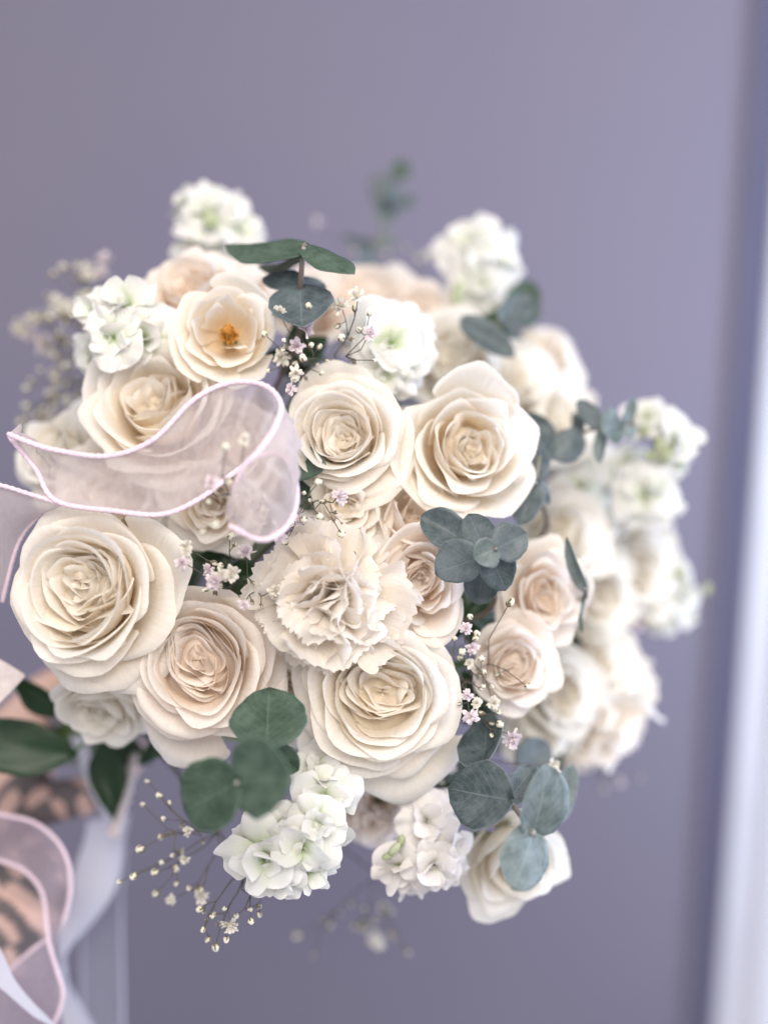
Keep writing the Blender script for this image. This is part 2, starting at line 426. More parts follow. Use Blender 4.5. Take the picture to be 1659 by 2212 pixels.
def heart_petals(R, H, hr, count, r_, nu):
    """folded petals coiled round the heart; each is one stretch of a wandering spiral"""
    out = []
    ph = r_.uniform(0, 6, 6)
    turns = 0.40 * count
    cx, cy = r_.normal(0, 0.05 * R, 2)
    for i in range(count):
        a0 = 2 * PI * turns * i / count
        span = r_.uniform(2.3, 3.9)
        ns = 9
        V = np.zeros((ns, nu, 3)); U = np.zeros((ns, nu, 2))
        jr = r_.normal(0, 0.012) * R; zt0 = r_.normal(0, 0.03)
        amp = r_.uniform(0.4, 1.5); lean = r_.uniform(-0.07, 0.12)
        for k, q in enumerate(np.linspace(0, 1, nu)):
            a = a0 + span * q
            t = min(1.0, (a / (2 * PI * turns)) * 0.92 + 0.03)
            r0 = R * hr * (0.04 + 0.98 * t ** 0.72) + jr
            r0 *= 1 + amp * (0.20 * math.sin(1.63 * a + ph[0]) + 0.13 * math.sin(2.71 * a + ph[1])) * (1.15 - 0.75 * t)
            endf = min(1, 4.5 * q * (1 - q) + 0.15)
            zt = H * (0.86 + 0.11 * t + zt0 + 0.04 * math.sin(2.9 * a + ph[2]))
            zb = H * 0.52
            for j in range(ns):
                w_ = j / (ns - 1)
                rr = r0 + R * (lean * w_ + 0.060 * max(0, w_ - 0.62) ** 1.3 / 0.28 * (0.6 + 0.4 * math.sin(3.3 * a + ph[3])))
                z = zb + (zt - zb) * endf * w_ - 0.05 * H * max(0, w_ - 0.82) / 0.18 * (0.5 + 0.5 * math.sin(2.1 * a + ph[4]))
                V[j, k] = (cx + rr * math.cos(a), cy + rr * math.sin(a), z)
                U[j, k] = (q, 0.32 + 0.66 * w_)
        out.append((V.reshape(-1, 3), grid_faces(nu, ns), U.reshape(-1, 2)))
    ea = r_.uniform(0, PI); sx_, sy_ = r_.uniform(0.72, 0.92), r_.uniform(0.98, 1.12)
    ce, se = math.cos(ea), math.sin(ea)
    for V, _, _ in out:
        x = (V[:, 0] - cx) * ce + (V[:, 1] - cy) * se; y = -(V[:, 0] - cx) * se + (V[:, 1] - cy) * ce
        x = x * sx_ + 0.18 * y * np.sin(3 * y / (R * hr)); y = y * sy_
        V[:, 0] = cx + x * ce - y * se; V[:, 1] = cy + x * se + y * ce
    # closed crown of the innermost folds
    n = 16; V = []; U = []
    for j in range(6):
        for k in range(n):
            q = j / 5; a = 2 * PI * k / n
            rr = R * hr * 1.02 * q; V.append((cx + rr * math.cos(a), cy + rr * math.sin(a), H * (0.70 - 0.12 * q ** 2 + 0.04 * math.sin(3 * a + 7 * q)))); U.append((k / n, 0.5))
    out.append((np.array(V), grid_faces(n, 6, True), np.array(U)))
    return out

def free_petal(L, W, b0, b1, cup=0.0, ruffle=0.0, k=3.0, ph=0.0, fringe=0.0, nf=9, nu=13, nv=9, round_=0.25, base_w=0.12, twist=0.0, wexp=0.75):
    """petal lying along +Y from the origin, rising by angle b0 at its claw and b1 at its tip"""
    v = np.linspace(0, 1, nv); u = np.linspace(-1, 1, nu)
    ps = b0 + (b1 - b0) * v
    y = np.concatenate([[0], np.cumsum(np.cos((ps[1:] + ps[:-1]) / 2))]) / (nv - 1)
    z = np.concatenate([[0], np.cumsum(np.sin((ps[1:] + ps[:-1]) / 2))]) / (nv - 1)
    uu, vv = np.meshgrid(u, v)
    edge = 1 - round_ * np.abs(uu) ** 2.2 + fringe * (np.abs(((uu * nf + ph) % 2) - 1) - 0.5) + fringe * 0.7 * np.sin(uu * nf * 5.3 + ph * 3)
    ve = vv * (1 + (edge - 1) * vv ** 2)
    Y = np.interp(np.minimum(ve, 1), v, y) + np.maximum(ve - 1, 0) * math.cos(b1)
    Z = np.interp(np.minimum(ve, 1), v, z) + np.maximum(ve - 1, 0) * math.sin(b1)
    PS = b0 + (b1 - b0) * np.clip(ve, 0, 1)
    wid = base_w + (1 - base_w) * np.sin(np.clip(vv, 0, 1) ** wexp * PI * 0.62) ** 1.2
    X = uu * W * wid * 0.5
    off = cup * uu ** 2 * W * wid * 0.5 + ruffle * L * vv ** 2 * (np.sin(k * uu + ph) + 0.45 * np.sin(2.2 * k * uu + 2.1 * ph)) + twist * uu * vv * W * 0.5
    Yw = Y * L - np.sin(PS) * off; Zw = Z * L + np.cos(PS) * off
    V = np.stack([X, Yw, Zw], -1).reshape(-1, 3)
    uvs = np.stack([uu * 0.5 + 0.5, vv], -1).reshape(-1, 2)
    return V, grid_faces(nu, nv), uvs
def rotz(V, a):
    c, s = math.cos(a), math.sin(a)
    return V @ np.array(((c, s, 0), (-s, c, 0), (0, 0, 1)))
def rotx(V, a):
    c, s = math.cos(a), math.sin(a)
    return V @ np.array(((1, 0, 0), (0, c, s), (0, -s, c)))

def to_local(root, pts):
    Mi = np.array(root.matrix_world.inverted())
    pts = np.asarray(pts, float)
    return pts @ Mi[:3, :3].T + Mi[:3, 3]
def stem_to_bind(root, start, n, r=0.0022, mat=None):
    jit = rng.normal(0, 0.006, 3)
    pts = catmull([start, start - n * 0.035, BIND + (start - BIND) * 0.35 - n * 0.02 + jit, BIND + jit], 5)
    v, f, uv = tube_geo(to_local(root, pts), r, r * 1.1, 6)
    return obj('stem', mesh('stem', v, f, mat or M_STEM, uv), root)

def calyx(root, R):
    parts = []
    for k in range(5):
        v, f, uv = free_petal(R * 0.75, R * 0.22, -0.2, 0.5 + 0.2 * math.sin(k * 3), cup=0.3, nu=5, nv=6, round_=0.8)
        v = rotz(v, k * 2 * PI / 5); v[:, 2] -= 0.02 * R
        parts.append((v, f, uv))
    a = np.linspace(0, 1, 5)
    pts = np.stack([a * 0, a * 0, -0.28 * R * a + 0.02 * R], 1)
    parts.append(tube_geo(pts, 0.13 * R, 0.06 * R, 8))
    v, f, uv = join(parts)
    obj('calyx', mesh('calyx', v, f, M_STEM, uv), root)

def rose(label, px, py, d, Rpx, face, mat, seed, style='garden', spin=None, squash=1.0, extra=(), off=(0, 0), name='rose'):
    r_ = np.random.default_rng(seed)
    R = 1.07 * Rpx * dm(d) / FPX
    n = N(*face)
    H = R * dict(garden=0.86, spray=0.92, bud=1.30, open=0.72, cup=1.0)[style] * r_.uniform(0.88, 1.12)
    c = P(px, py, d)
    root = empty(name, c - n * H * 0.75, frame(n, spin or 0.0))
    tag(root, label, 'rose', 'cream and blush roses of the bouquet')
    pet = []
    big = Rpx > 120
    nu, nv = (19, 16) if big else (13, 13)
    # whorled heart
    nc = dict(garden=19, spray=11, bud=7, open=0, cup=13)[style]
    hr = dict(garden=0.43, spray=0.36, bud=0.26, open=0.2, cup=0.38)[style] * r_.uniform(0.78, 1.22)
    if nc:
        pet += heart_petals(R, H, hr, nc, r_, 21 if big else 15)
    nr = dict(garden=18, spray=15, bud=11, open=17, cup=15)[style] + int(r_.integers(-2, 3)); pw = r_.uniform(0.85, 1.3)
    th0 = r_.uniform(0, 6)
    ruf = dict(garden=0.032, spray=0.048, bud=0.03, open=0.05, cup=0.036)[style]
    for i in range(nr):
        t = (i + 0.3) / (nr - 0.7)
        th = th0 + i * math.radians(138.5) + r_.normal(0, 0.22)
        if style == 'garden':
            Rr = R * (hr + (0.92 - hr) * t ** (1.05 * pw)) * r_.uniform(0.93, 1.06); zr = H * (1.0 - 0.62 * max(0, t - 0.25) ** 1.45 / 0.66)
            lam = math.radians(4 + 66 * t ** 1.7 + r_.normal(0, 7)); al = 1.34 - 0.28 * t
            ra = math.radians((26 + 62 * t) * r_.choice((0.8, 1.3, 2.0))); rl = R * (0.05 + 0.11 * t) * r_.uniform(0.7, 1.2); po = 0.2 + 0.5 * (t > 0.45) * r_.random()
        elif style == 'spray':
            Rr = R * (hr + (0.95 - hr) * t ** (1.1 * pw)) * r_.uniform(0.93, 1.06); zr = H * (0.98 - 0.60 * t ** 1.6)
            lam = math.radians(8 + 62 * t ** 1.4 + r_.normal(0, 6)); al = 1.05 - 0.2 * t
            ra = math.radians((25 + 50 * t) * r_.choice((0.4, 1.0, 1.8))); rl = R * (0.07 + 0.10 * t); po = 0.5
        elif style == 'cup':
            Rr = R * (hr + (0.95 - hr) * t ** pw) * r_.uniform(0.93, 1.06); zr = H * (1.0 - 0.35 * t ** 1.6)
            lam = math.radians(0 + 45 * t ** 1.8 + r_.normal(0, 5)); al = 1.05 - 0.15 * t
            ra = math.radians((25 + 50 * t) * r_.choice((0.4, 1.0, 1.8))); rl = R * (0.06 + 0.09 * t); po = 0.5
        elif style == 'bud':
            Rr = R * (0.2 + 0.62 * t ** 1.0); zr = H * (1.0 - 0.30 * t ** 2)
            lam = math.radians(-4 + 45 * t ** 2.2 + r_.normal(0, 4)); al = 1.15 - 0.2 * t
            ra = math.radians(40 + 70 * t); rl = R * (0.06 + 0.12 * t); po = 0.7
        else:
            Rr = R * (0.30 + 0.66 * t) * r_.uniform(0.92, 1.08); zr = H * (0.98 - 0.46 * t)
            lam = math.radians(2 + 60 * t + r_.normal(0, 10)); al = r_.uniform(0.65, 0.95)
            ra = math.radians(25 + 40 * t + r_.normal(0, 12)); rl = R * 0.10; po = 0.15
        pet.append(rose_petal(R, H, th, Rr, max(zr, 0.12 * H), lam, al * r_.uniform(0.92, 1.08), ra, rl, po, ruf * (0.6 + 0.6 * t), r_.uniform(2.2, 4.0), r_.uniform(0, 6), 0.055, nu=nu, nv=nv))
    for (deg, rad, hz, lm, al, sg) in extra:          # broad guard petals at given clock angles (degrees, picture plane)
        pet.append(rose_petal(R, H, math.radians(deg), R * rad, H * hz, math.radians(lm), al, math.radians(95), 0.12 * R, 0.55, 0.03, 2.4, r_.uniform(0, 6), 0.05, nu=19, nv=16, sag=sg))
    ph = r_.uniform(0, 6)
    for v, f, uv in pet:
        v = wobble(v, 0.085 * R, R, ph); v[:, 0] *= squash
        up_ = np.clip(v[:, 2] / H, 0, 1) ** 2 * np.clip(1.15 - np.hypot(v[:, 0], v[:, 1]) / R, 0, 1)
        v[:, 0] += off[0] * R * up_; v[:, 1] += off[1] * R * up_
        obj('petal', mesh('petal', v, f, mat, uv), root)
    if style == 'open':
        parts = []
        for k in range(46):
            a = r_.uniform(0, 2 * PI); q = R * 0.13 * math.sqrt(r_.random()); hh = H * r_.uniform(0.36, 0.50)
            e = np.array((q * math.cos(a) * 1.2, q * math.sin(a) * 1.2, hh))
            parts.append(tube_geo(np.linspace((q * 0.4 * math.cos(a), q * 0.4 * math.sin(a), 0.02), e, 3), R * 0.010, R * 0.008, 4))
            parts.append(tube_geo(np.linspace(e, e + np.array((0.02 * R, 0.01 * R, 0.05 * R)), 3), R * 0.032, R * 0.022, 5))
        v, f, uv = join(parts)
        obj('stamens', mesh('stamens', v, f, M_STAMEN, uv), root)
    calyx(root, R)
    stem_to_bind(root, c - n * H * 1.0, n)
    return root

def carnation(label, px, py, d, Rpx, face, mat, seed, npet=58, name='carnation'):
    r_ = np.random.default_rng(seed)
    R = Rpx * dm(d) / FPX
    n = N(*face); c = P(px, py, d)
    root = empty(name, c - n * R * 0.62, frame(n, r_.uniform(0, 6)))
    tag(root, label, 'carnation', 'ruffled carnations of the bouquet')
    tufts = [(0.0, 0.0)] + [(math.radians(r_.uniform(24, 40)), k * 2 * PI / 6 + r_.uniform(-.3, .3)) for k in range(6)]
    for i in range(npet):
        if i < npet * 0.30:                                   # skirt of broad guard petals
            polar = math.radians(r_.uniform(66, 100)); az = i * 2.39996 + r_.normal(0, 0.2)
            L = R * r_.uniform(0.82, 1.20); wd_ = r_.uniform(0.95, 1.45); rf = r_.uniform(0.05, 0.09); bend_ = r_.uniform(-0.8, -0.2); kk = r_.uniform(2.5, 5)
            V0 = None
        else:                                                 # crumpled tufts
            V0 = tufts[i % len(tufts)]
            polar = math.radians(abs(r_.normal(0, 32))); az = r_.uniform(0, 2 * PI)
            L = R * r_.uniform(0.66, 0.98); wd_ = r_.uniform(0.85, 1.4); rf = r_.uniform(0.08, 0.16); bend_ = r_.uniform(-1.5, 0.5); kk = r_.uniform(1.8, 4.2)
        v, f, uv = free_petal(L, L * wd_, 0, bend_, cup=r_.uniform(-0.5, 0.6), ruffle=rf, k=kk, ph=r_.uniform(0, 6), fringe=0.034, nf=7, nu=33, nv=13, round_=0.24, base_w=0.08, twist=r_.normal(0, 0.22), wexp=1.25)
        v = rotx(v, PI / 2 - polar); v = rotz(v, az)
        if V0 is not None:
            v = rotz(rotx(rotz(v, -V0[1]), -V0[0]), V0[1])
        v = wobble(v, 0.10 * R, R * 0.45, seed + i * 0.05)
        obj('petal', mesh('petal', v, f, mat, uv), root)
    pts = np.stack([np.zeros(6), np.zeros(6), np.linspace(0.1 * R, -0.5 * R, 6)], 1)
    v, f, uv = tube_geo(pts, 0.20 * R, 0.14 * R, 10)
    obj('calyx', mesh('calyx', v, f, M_STEM, uv), root)
    stem_to_bind(root, c - n * R * 1.0, n)
    return root

# stock florets: four templates whose petal meshes are shared
def floret_template(seed):
    r_ = np.random.default_rng(seed); out = []
    no = 5
    for k in range(no):
        v, f, uv = free_petal(1.0 + r_.normal(0, 0.07), 1.10 + r_.normal(0, 0.1), 0.75, -0.75 + r_.normal(0, 0.25), cup=r_.uniform(-0.55, 0.15), ruffle=r_.uniform(0.06, 0.12), k=r_.uniform(1.8, 4.2), ph=r_.uniform(0, 6),
                              nu=17, nv=11, round_=0.30, base_w=0.08, twist=r_.normal(0, 0.22), wexp=0.9)
        out.append((rotz(v, 2 * PI * k / no + r_.normal(0, 0.18)), f, uv))
    for k in range(6):
        s = r_.uniform(0.66, 0.95)
        v, f, uv = free_petal(s, s * r_.uniform(0.75, 1.05), 1.30, -0.15 + r_.normal(0, 0.5), cup=r_.uniform(-0.9, 0.9), ruffle=r_.uniform(0.07, 0.13), k=r_.uniform(1.5, 3.5), ph=r_.uniform(0, 6),
                              nu=13, nv=10, round_=0.32, base_w=0.10, twist=r_.normal(0, 0.4), wexp=0.9)
        out.append((rotz(v, 2 * PI * k / 6 + 0.3 + r_.normal(0, 0.25)), f, uv))
    for k in range(2):
        s = r_.uniform(0.38, 0.52)
        v, f, uv = free_petal(s, s * 0.6, 1.4, 0.9 + r_.normal(0, 0.4), cup=r_.uniform(0.4, 1.1), ruffle=0.12, k=2.5, ph=r_.uniform(0, 6), nu=9, nv=7, round_=0.3, twist=r_.normal(0, 0.4))
        out.append((rotz(v, PI * k + r_.uniform(0, 3)), f, uv))
    cal = []
    for k in range(4):
        v, f, uv = free_petal(0.55, 0.28, -1.2, -1.4, cup=0.5, nu=5, nv=5, round_=0.8)
        cal.append((rotz(v, k * PI / 2), f, uv))
    cal.append(tube_geo(np.linspace((0, 0, 0.06), (0, 0, -0.60), 5), 0.15, 0.10, 8))
    return out, join(cal)
TEMPL = [floret_template(s) for s in (3, 8, 21, 34, 55)]
_tm = {}
def template_meshes(i, mat):
    k = (i, mat.name)
    if k not in _tm:
        pets, cal = TEMPL[i]
        _tm[k] = ([mesh('petal', v, f, mat, uv) for v, f, uv in pets], mesh('floret', *cal[:2], M_STEM_LIGHT, cal[2]))
    return _tm[k]

def stock(label, florets, tip, base, mat, seed, buds=()):
    """florets: (px, py, d, radius_px, facing); base/tip: spike axis in picture coordinates and depth"""
    r_ = np.random.default_rng(seed)
    b = P(*base); tp = P(*tip)
    root = empty('stock_flower', b)
    tag(root, label, 'stock flower', 'white stock flower spikes')
    axis = catmull([BIND, BIND + (b - BIND) * 0.6 + np.array((0, 0.015, 0)), b, tp], 5)
    v, f, uv = tube_geo(to_local(root, axis), 0.0030, 0.0024, 7)
    obj('stem', mesh('stem', v, f, M_STEM_LIGHT, uv), root)
    for j, (px, py, d, rp, face) in enumerate(florets):
        pets, cal = template_meshes((j + seed) % len(TEMPL), mat)
        Rm = 1.13 * rp * dm(d) / FPX; n = N(*face)
        fl = obj('floret', cal, root)
        Fm = frame(n, r_.uniform(0, 6))
        loc = to_local(root, [P(px, py, d) - n * Rm * 0.45])[0]
        M = Matrix.Translation(Vector(loc.tolist())) @ Matrix(Fm.tolist()).to_4x4() @ Matrix.Diagonal((Rm, Rm, Rm * r_.uniform(0.85, 1.1), 1))
        fl.matrix_local = M
        for pm in pets:
            o = obj('petal', pm, fl)
            o.rotation_euler = (r_.normal(0, 0.10), r_.normal(0, 0.10), r_.normal(0, 0.12))
    for (px, py, d, rp) in buds:
        c = to_local(root, [P(px, py, d)])[0]; rm = rp * dm(d) / FPX
        dirv = unit(r_.normal(0, 0.5, 3) + UP)
        parts = []
        sidesP = np.linspace(-1, 1, 7)
        pr = [c + dirv * rm * 1.5 * s for s in sidesP]
        v, f, uv = tube_geo(pr, rm * 0.8, rm * 0.8, 8)
        for q in range(7):
            sc = math.sqrt(max(0.03, 1 - sidesP[q] ** 2))
            v[q * 8:(q + 1) * 8] = pr[q] + (v[q * 8:(q + 1) * 8] - pr[q]) * sc
        obj('flower_bud', mesh('flower_bud', v, f, M_BUDGREEN, uv), root)
    return root

def leaf_geo(base, tip, width, n, seed, shape='round', fold=0.12, bend=0.10, nu=11, nv=13):
    r_ = np.random.default_rng(seed)
    base = np.asarray(base, float); tip = np.asarray(tip, float)
    ax = tip - base; L = np.linalg.norm(ax); ax /= L
    side = unit(np.cross(ax, n)); nn = np.cross(side, ax)
    v = np.linspace(0, 1, nv); u = np.linspace(-1, 1, nu)
    if shape == 'round':
        w = np.sin(PI * v ** 0.82) ** 0.58; w[0] = 0.05; w[-1] = 0.03
    else:
        w = np.sin(PI * v ** 0.80) ** 1.05; w[0] = 0.05; w[-1] = 0.01
    uu, vv = np.meshgrid(u, v); ph = r_.uniform(0, 6)
    fold = fold * r_.uniform(0.3, 2.4); bend = bend * r_.uniform(-0.6, 2.4)
    asym = r_.normal(0, 0.07)
    ww = w[:, None] * (1 + asym * np.sign(uu) + 0.035 * np.sin(9 * vv + ph * 2 + uu) + 0.02 * np.sin(23 * vv + ph))
    back = (-0.10 * np.abs(uu) ** 1.5 * np.maximum(0, 1 - vv * 2.6)) if shape == 'round' else 0
    X = uu * ww * width / 2
    Z = fold * np.abs(uu) ** 1.3 * ww * width / 2 + bend * L * (vv * (1 - vv)) * -1.2 + 0.045 * L * np.sin(2.6 * uu + ph + 2.4 * vv) * ww + 0.012 * L * np.sin(7 * vv + ph) * np.abs(uu)
    V = base + (vv + back)[..., None] * L * ax + X[..., None] * side + Z[..., None] * nn
    uvs = np.stack([uu * 0.5 + 0.5, vv], -1)
    return V.reshape(-1, 3), grid_faces(nu, nv), uvs.reshape(-1, 2)

def sprig(label, stem, leaves, mat, seed, cat='eucalyptus', name='eucalyptus_sprig', shape='round', stem_mat=None, nodes=(), r=0.0016, to_bind=True, group='eucalyptus sprigs', fold=0.12, bend=0.10):
    """stem: list of (px,py,d) outward; leaves: (bx,by,bd, tx,ty,td, width_px, (nx,ny,nz) [, material])"""
    pts = [P(*s) for s in stem]
    root = empty(name, pts[0])
    tag(root, label, cat, group)
    path = ([BIND, BIND + (pts[0] - BIND) * 0.6 + np.array((0, 0.01, 0))] if to_bind else []) + pts
    v, f, uv = tube_geo(to_local(root, catmull(path, 6)), r * 1.3, r * 0.75, 6)
    obj('stem', mesh('stem', v, f, stem_mat or M_EUCSTEM, uv), root)
    for i, lf in enumerate(leaves):
        b = P(*lf[0:3]); t = P(*lf[3:6]); wd = lf[6] * dm(lf[2]) / FPX
        m = lf[8] if len(lf) > 8 else mat
        v, f, uv = leaf_geo(b, t, wd, N(*lf[7]), seed * 31 + i, shape, fold=fold, bend=bend)
        o = obj('leaf', mesh('leaf', to_local(root, v), f, m, uv), root)
        so = o.modifiers.new('thickness', 'SOLIDIFY'); so.thickness = 0.0004; so.offset = 0
    for (px, py, d, rp) in nodes:
        c = to_local(root, [P(px, py, d)])[0]; rm = rp * dm(d) / FPX
        v, f, uv = tube_geo(np.linspace(c - N(0, 0, 1) * rm, c + N(0, 0, 1) * rm, 4), rm, rm * 0.6, 8)
        obj('node', mesh('node', v, f, M_NODE, uv), root)
    return root

# baby's breath: shared floret and bud meshes
def gyp_floret(seed, mat):
    r_ = np.random.default_rng(seed); parts = []
    for i in range(26):
        t = i / 26
        v, f, uv = free_petal(r_.uniform(0.7, 1.15), r_.uniform(0.35, 0.6), 0, r_.uniform(-1.0, 0.4), cup=r_.uniform(-0.4, 0.4), ruffle=0.12, k=3, ph=r_.uniform(0, 6), fringe=0.05, nf=3, nu=5, nv=4, round_=0.3, base_w=0.2)
        v = rotx(v, PI / 2 - math.radians(8 + 100 * t + r_.normal(0, 9))); v = rotz(v, i * 2.4 + r_.normal(0, 0.4))
        parts.append((v, f, uv))
    v, f, uv = join(parts)
    me = mesh('floret', v, f, mat, uv)
    # calyx below in a second slot
    return me
def gyp_bud(seed):
    r_ = np.random.default_rng(seed)
    parts = []; mats = []
    n = 12
    zz = np.linspace(-1, 1, 8)
    pr = np.stack([0 * zz, 0 * zz, zz], 1)
    v, f, uv = tube_geo(pr, 0.85, 0.85, n)
    for q in range(8):
        sc = max(0.08, (1 - abs(zz[q]) ** 2.2)) ** 0.5
        ring = v[q * n:(q + 1) * n]
        ring[:, :2] *= sc
        for k in range(n): ring[k, :2] *= 1 + 0.10 * math.cos(k * 2 * PI / 3)
    me = mesh('bud', v, f, M_BUD, uv); me.materials.append(M_CALYX)
    idx = [1 if (i < 7 * n and (i % n) % 3 == 0 and (i // n) < 6) or (i < n * 2) or (i < 3 * n and (i % n) % 3 < 2) else 0 for i in range(len(f))]
    me.polygons.foreach_set('material_index', idx)
    return me
GYP = {'w': [gyp_floret(s, M_GYP_W) for s in (1, 2, 3)], 'p': [gyp_floret(s, M_GYP_P) for s in (4, 5)], 'b': [gyp_bud(1)]}
def gyp(label, base, tips, d, seed, size=1.0, to_bind=True, hub=None, kink=1.0):
    """tips: (px, py, kind)"""
    r_ = np.random.default_rng(seed)
    b = P(*base)
    root = empty('babys_breath_sprig', b)
    tag(root, label, "baby's breath", "baby's breath sprigs")
    stubs = []
    T = [P(t[0], t[1], d + r_.normal(0, 0.006) + (t[3] if len(t) > 3 else 0)) for t in tips]
    parts = []
    order = np.argsort([math.atan2(q[2] - b[2], q[0] - b[0]) for q in T])
    ng = max(1, round(len(T) / 3.2))
    for g in range(ng):
        ids = order[g * len(T) // ng:(g + 1) * len(T) // ng]
        if len(ids) == 0: continue
        cen = np.mean([T[i] for i in ids], axis=0)
        hub_ = b + (cen - b) * 0.55 + r_.normal(0, 0.003, 3)
        mid = b + (hub_ - b) * 0.5 + r_.normal(0, 0.002, 3) * kink
        parts.append(tube_geo(np.array([b, mid, hub_]), 0.00042, 0.00034, 5))
        for i in ids:
            j = hub_ + (T[i] - hub_) * r_.uniform(0.35, 0.6) + r_.normal(0, 0.0022, 3) * kink
            parts.append(tube_geo(np.array([hub_, j, T[i]]), 0.00032, 0.00024, 5))
            if r_.random() < 0.75:
                e = j + unit(r_.normal(0, 1, 3)) * 0.005
                parts.append(tube_geo(np.array([j, (j + e) / 2, e]), 0.00022, 0.0003, 5)); stubs.append((e, unit(e - j)))
    if to_bind:
        parts.append(tube_geo(catmull([BIND, BIND + (b - BIND) * 0.6 + np.array((0, 0.012, 0)), b], 5), 0.0008, 0.0006, 5))
    v, f, uv = join(parts)
    obj('stem', mesh('stem', to_local(root, v), f, M_TWIG, uv), root)
    for e, dv in stubs:
        s_ = r_.uniform(0.0011, 0.0018) * size
        o = obj('bud', GYP['b'][0], root)
        o.matrix_local = Matrix.Translation(Vector(to_local(root, [e])[0].tolist())) @ Matrix(frame(dv, r_.uniform(0, 6)).tolist()).to_4x4() @ Matrix.Diagonal((s_, s_, s_ * 1.2, 1))
    for i, t in enumerate(tips):
        kind = t[2]; me = GYP[kind][int(r_.integers(len(GYP[kind])))]
        dirv = unit(unit(T[i] - b) + 0.8 * N(0, 0.1, 1) * r_.uniform(-0.3, 1.1) + r_.normal(0, 0.25, 3))
        s = (0.0047 if kind in 'wp' else 0.0021) * size * r_.uniform(0.65, 1.2)
        o = obj('floret' if kind in 'wp' else 'bud', me, root)
        o.matrix_local = Matrix.Translation(Vector(to_local(root, [T[i] + dirv * s * 0.3])[0].tolist())) @ Matrix(frame(dirv, r_.uniform(0, 6)).tolist()).to_4x4() @ Matrix.Diagonal((s, s, s * 1.1, 1))
    return root

# ---------------------------------------------------------------- roses
F0 = (0, 0.05, 1)
rose('large cream rose at the left edge, below the organza ribbon', 190, 1285, .602, 188, (-.18, .04, 1), M_CREAM, 5, 'garden', off=(-.14, .08), squash=0.96, extra=((250, 1.02, .45, 60, .8, .10), (290, 1.05, .35, 66, .7, .15), (20, 1.0, .5, 55, .85, 0)))
rose('blush rose with a folded heart between the large left rose and the carnation', 430, 1445, .618, 160, (.0, .0, 1), M_PEACH, 12, 'garden', off=(.02, .12), squash=0.95, extra=((20, .98, .7, 42, .9, 0), (250, 1.25, .3, 68, .6, .2), (330, 1.1, .4, 60, .7, .1)))
rose('wide open cream rose low in the middle beside the carnation', 828, 1508, .622, 174, (.0, .02, 1), M_CREAM, 23, 'garden', off=(-.03, .10), extra=((285, 1.22, .25, 70, .75, .15), (215, 1.05, .35, 62, .8, .1), (150, 1.0, .4, 60, .8, 0)))
rose('cream rose with tightly whorled heart above the middle, right of the ribbon loop', 740, 935, .630, 140, (-.12, .16, 1), M_CREAM, 31, 'garden', extra=((300, 1.08, .5, 55, .8, .1), (100, 1.0, .5, 52, .8, 0)))
rose('cream rose with tall pointed guard petals left of the blue eucalyptus', 1015, 965, .645, 142, (.22, .18, 1), M_CREAM, 44, 'cup', extra=((200, 1.0, .75, 30, .9, 0), (80, 1.05, .9, 40, .7, 0), (250, .98, .7, 35, .9, 0)))
rose('cream rose partly covered by the top edge of the ribbon', 345, 868, .650, 150, (-.15, .42, 1), M_CREAM, 52, 'cup', extra=((150, 1.05, .75, 45, .85, 0), (280, 1.0, .5, 55, .9, .1)))
rose('fully open rose with orange stamens near the top left', 492, 712, .640, 124, (.03, .22, 1), M_CREAM, 61, 'open')
rose('peach rose seen from the side behind the open rose with stamens', 412, 622, .690, 128, (-.15, .62, .8), M_PEACH, 70, 'spray')
rose('pale rose behind the eucalyptus top left', 520, 610, .715, 84, (.15, .62, .8), M_PEACH, 71, 'spray')
rose('small cream rose peeking out beneath the ribbon', 455, 1090, .640, 105, (-.05, -.15, 1), M_CREAM, 79, 'spray')
rose('small ruffled cream rose just above the carnation', 752, 1090, .634, 98, (-.05, .05, 1), M_CREAM, 83, 'spray')
rose('blush rosebud between the two upper cream roses and the eucalyptus', 893, 1112, .642, 98, (.35, .35, .9), M_PEACH, 97, 'bud')
rose('blush rose with tall folded petals between the carnation and the eucalyptus rosette', 915, 1258, .630, 112, (.12, .02, 1), M_PEACH, 113, 'cup', squash=0.88, extra=((110, 1.0, 1.0, 30, .9, 0), (60, 1.05, .9, 40, .8, 0), (285, 1.0, .7, 45, .9, 0)))
rose('ruffled blush rose right of the eucalyptus rosette', 1180, 1285, .668, 126, (.25, .12, 1), M_PEACH, 127, 'spray', squash=0.9)
rose('small deep blush rose right of the low wide open rose', 1112, 1440, .652, 104, (-.02, .02, 1), M_PEACH, 131, 'spray', squash=0.92)
rose('drooping yellowish rose under the large left rose', 222, 1535, .672, 108, (-.12, -.62, .8), M_IVORY, 139, 'cup')
rose('ivory rose at the bottom right under the eucalyptus pair', 1108, 1870, .672, 128, (.18, -.35, 1), M_IVORY, 149, 'cup')
rose('blurred ivory rose at the far right below the white stock', 1378, 1215, .785, 140, (.35, .1, 1), M_IVORY, 151, 'spray')
rose('blurred yellowish rose at the right behind the upright eucalyptus leaf', 1292, 1290, .765, 108, (.25, .0, 1), M_IVORY, 157, 'spray')
rose('blurred cream rose above the large right carnation', 1290, 1430, .760, 112, (.25, .1, 1), M_IVORY, 163, 'spray')
rose('blurred peach rose at the top behind the stock blossoms', 785, 645, .770, 128, (-.05, .65, .8), M_PEACH, 167, 'spray')
rose('blurred peach rose at the top right of centre', 905, 670, .765, 108, (.1, .6, .8), M_PEACH, 173, 'spray')
rose('blurred cream rose right of the upper stock cluster', 985, 765, .735, 122, (.15, .35, 1), M_IVORY, 179, 'spray')
rose('blurred ivory rose behind the tall petalled cream rose', 1105, 820, .745, 125, (.3, .4, .9), M_IVORY, 181, 'spray')
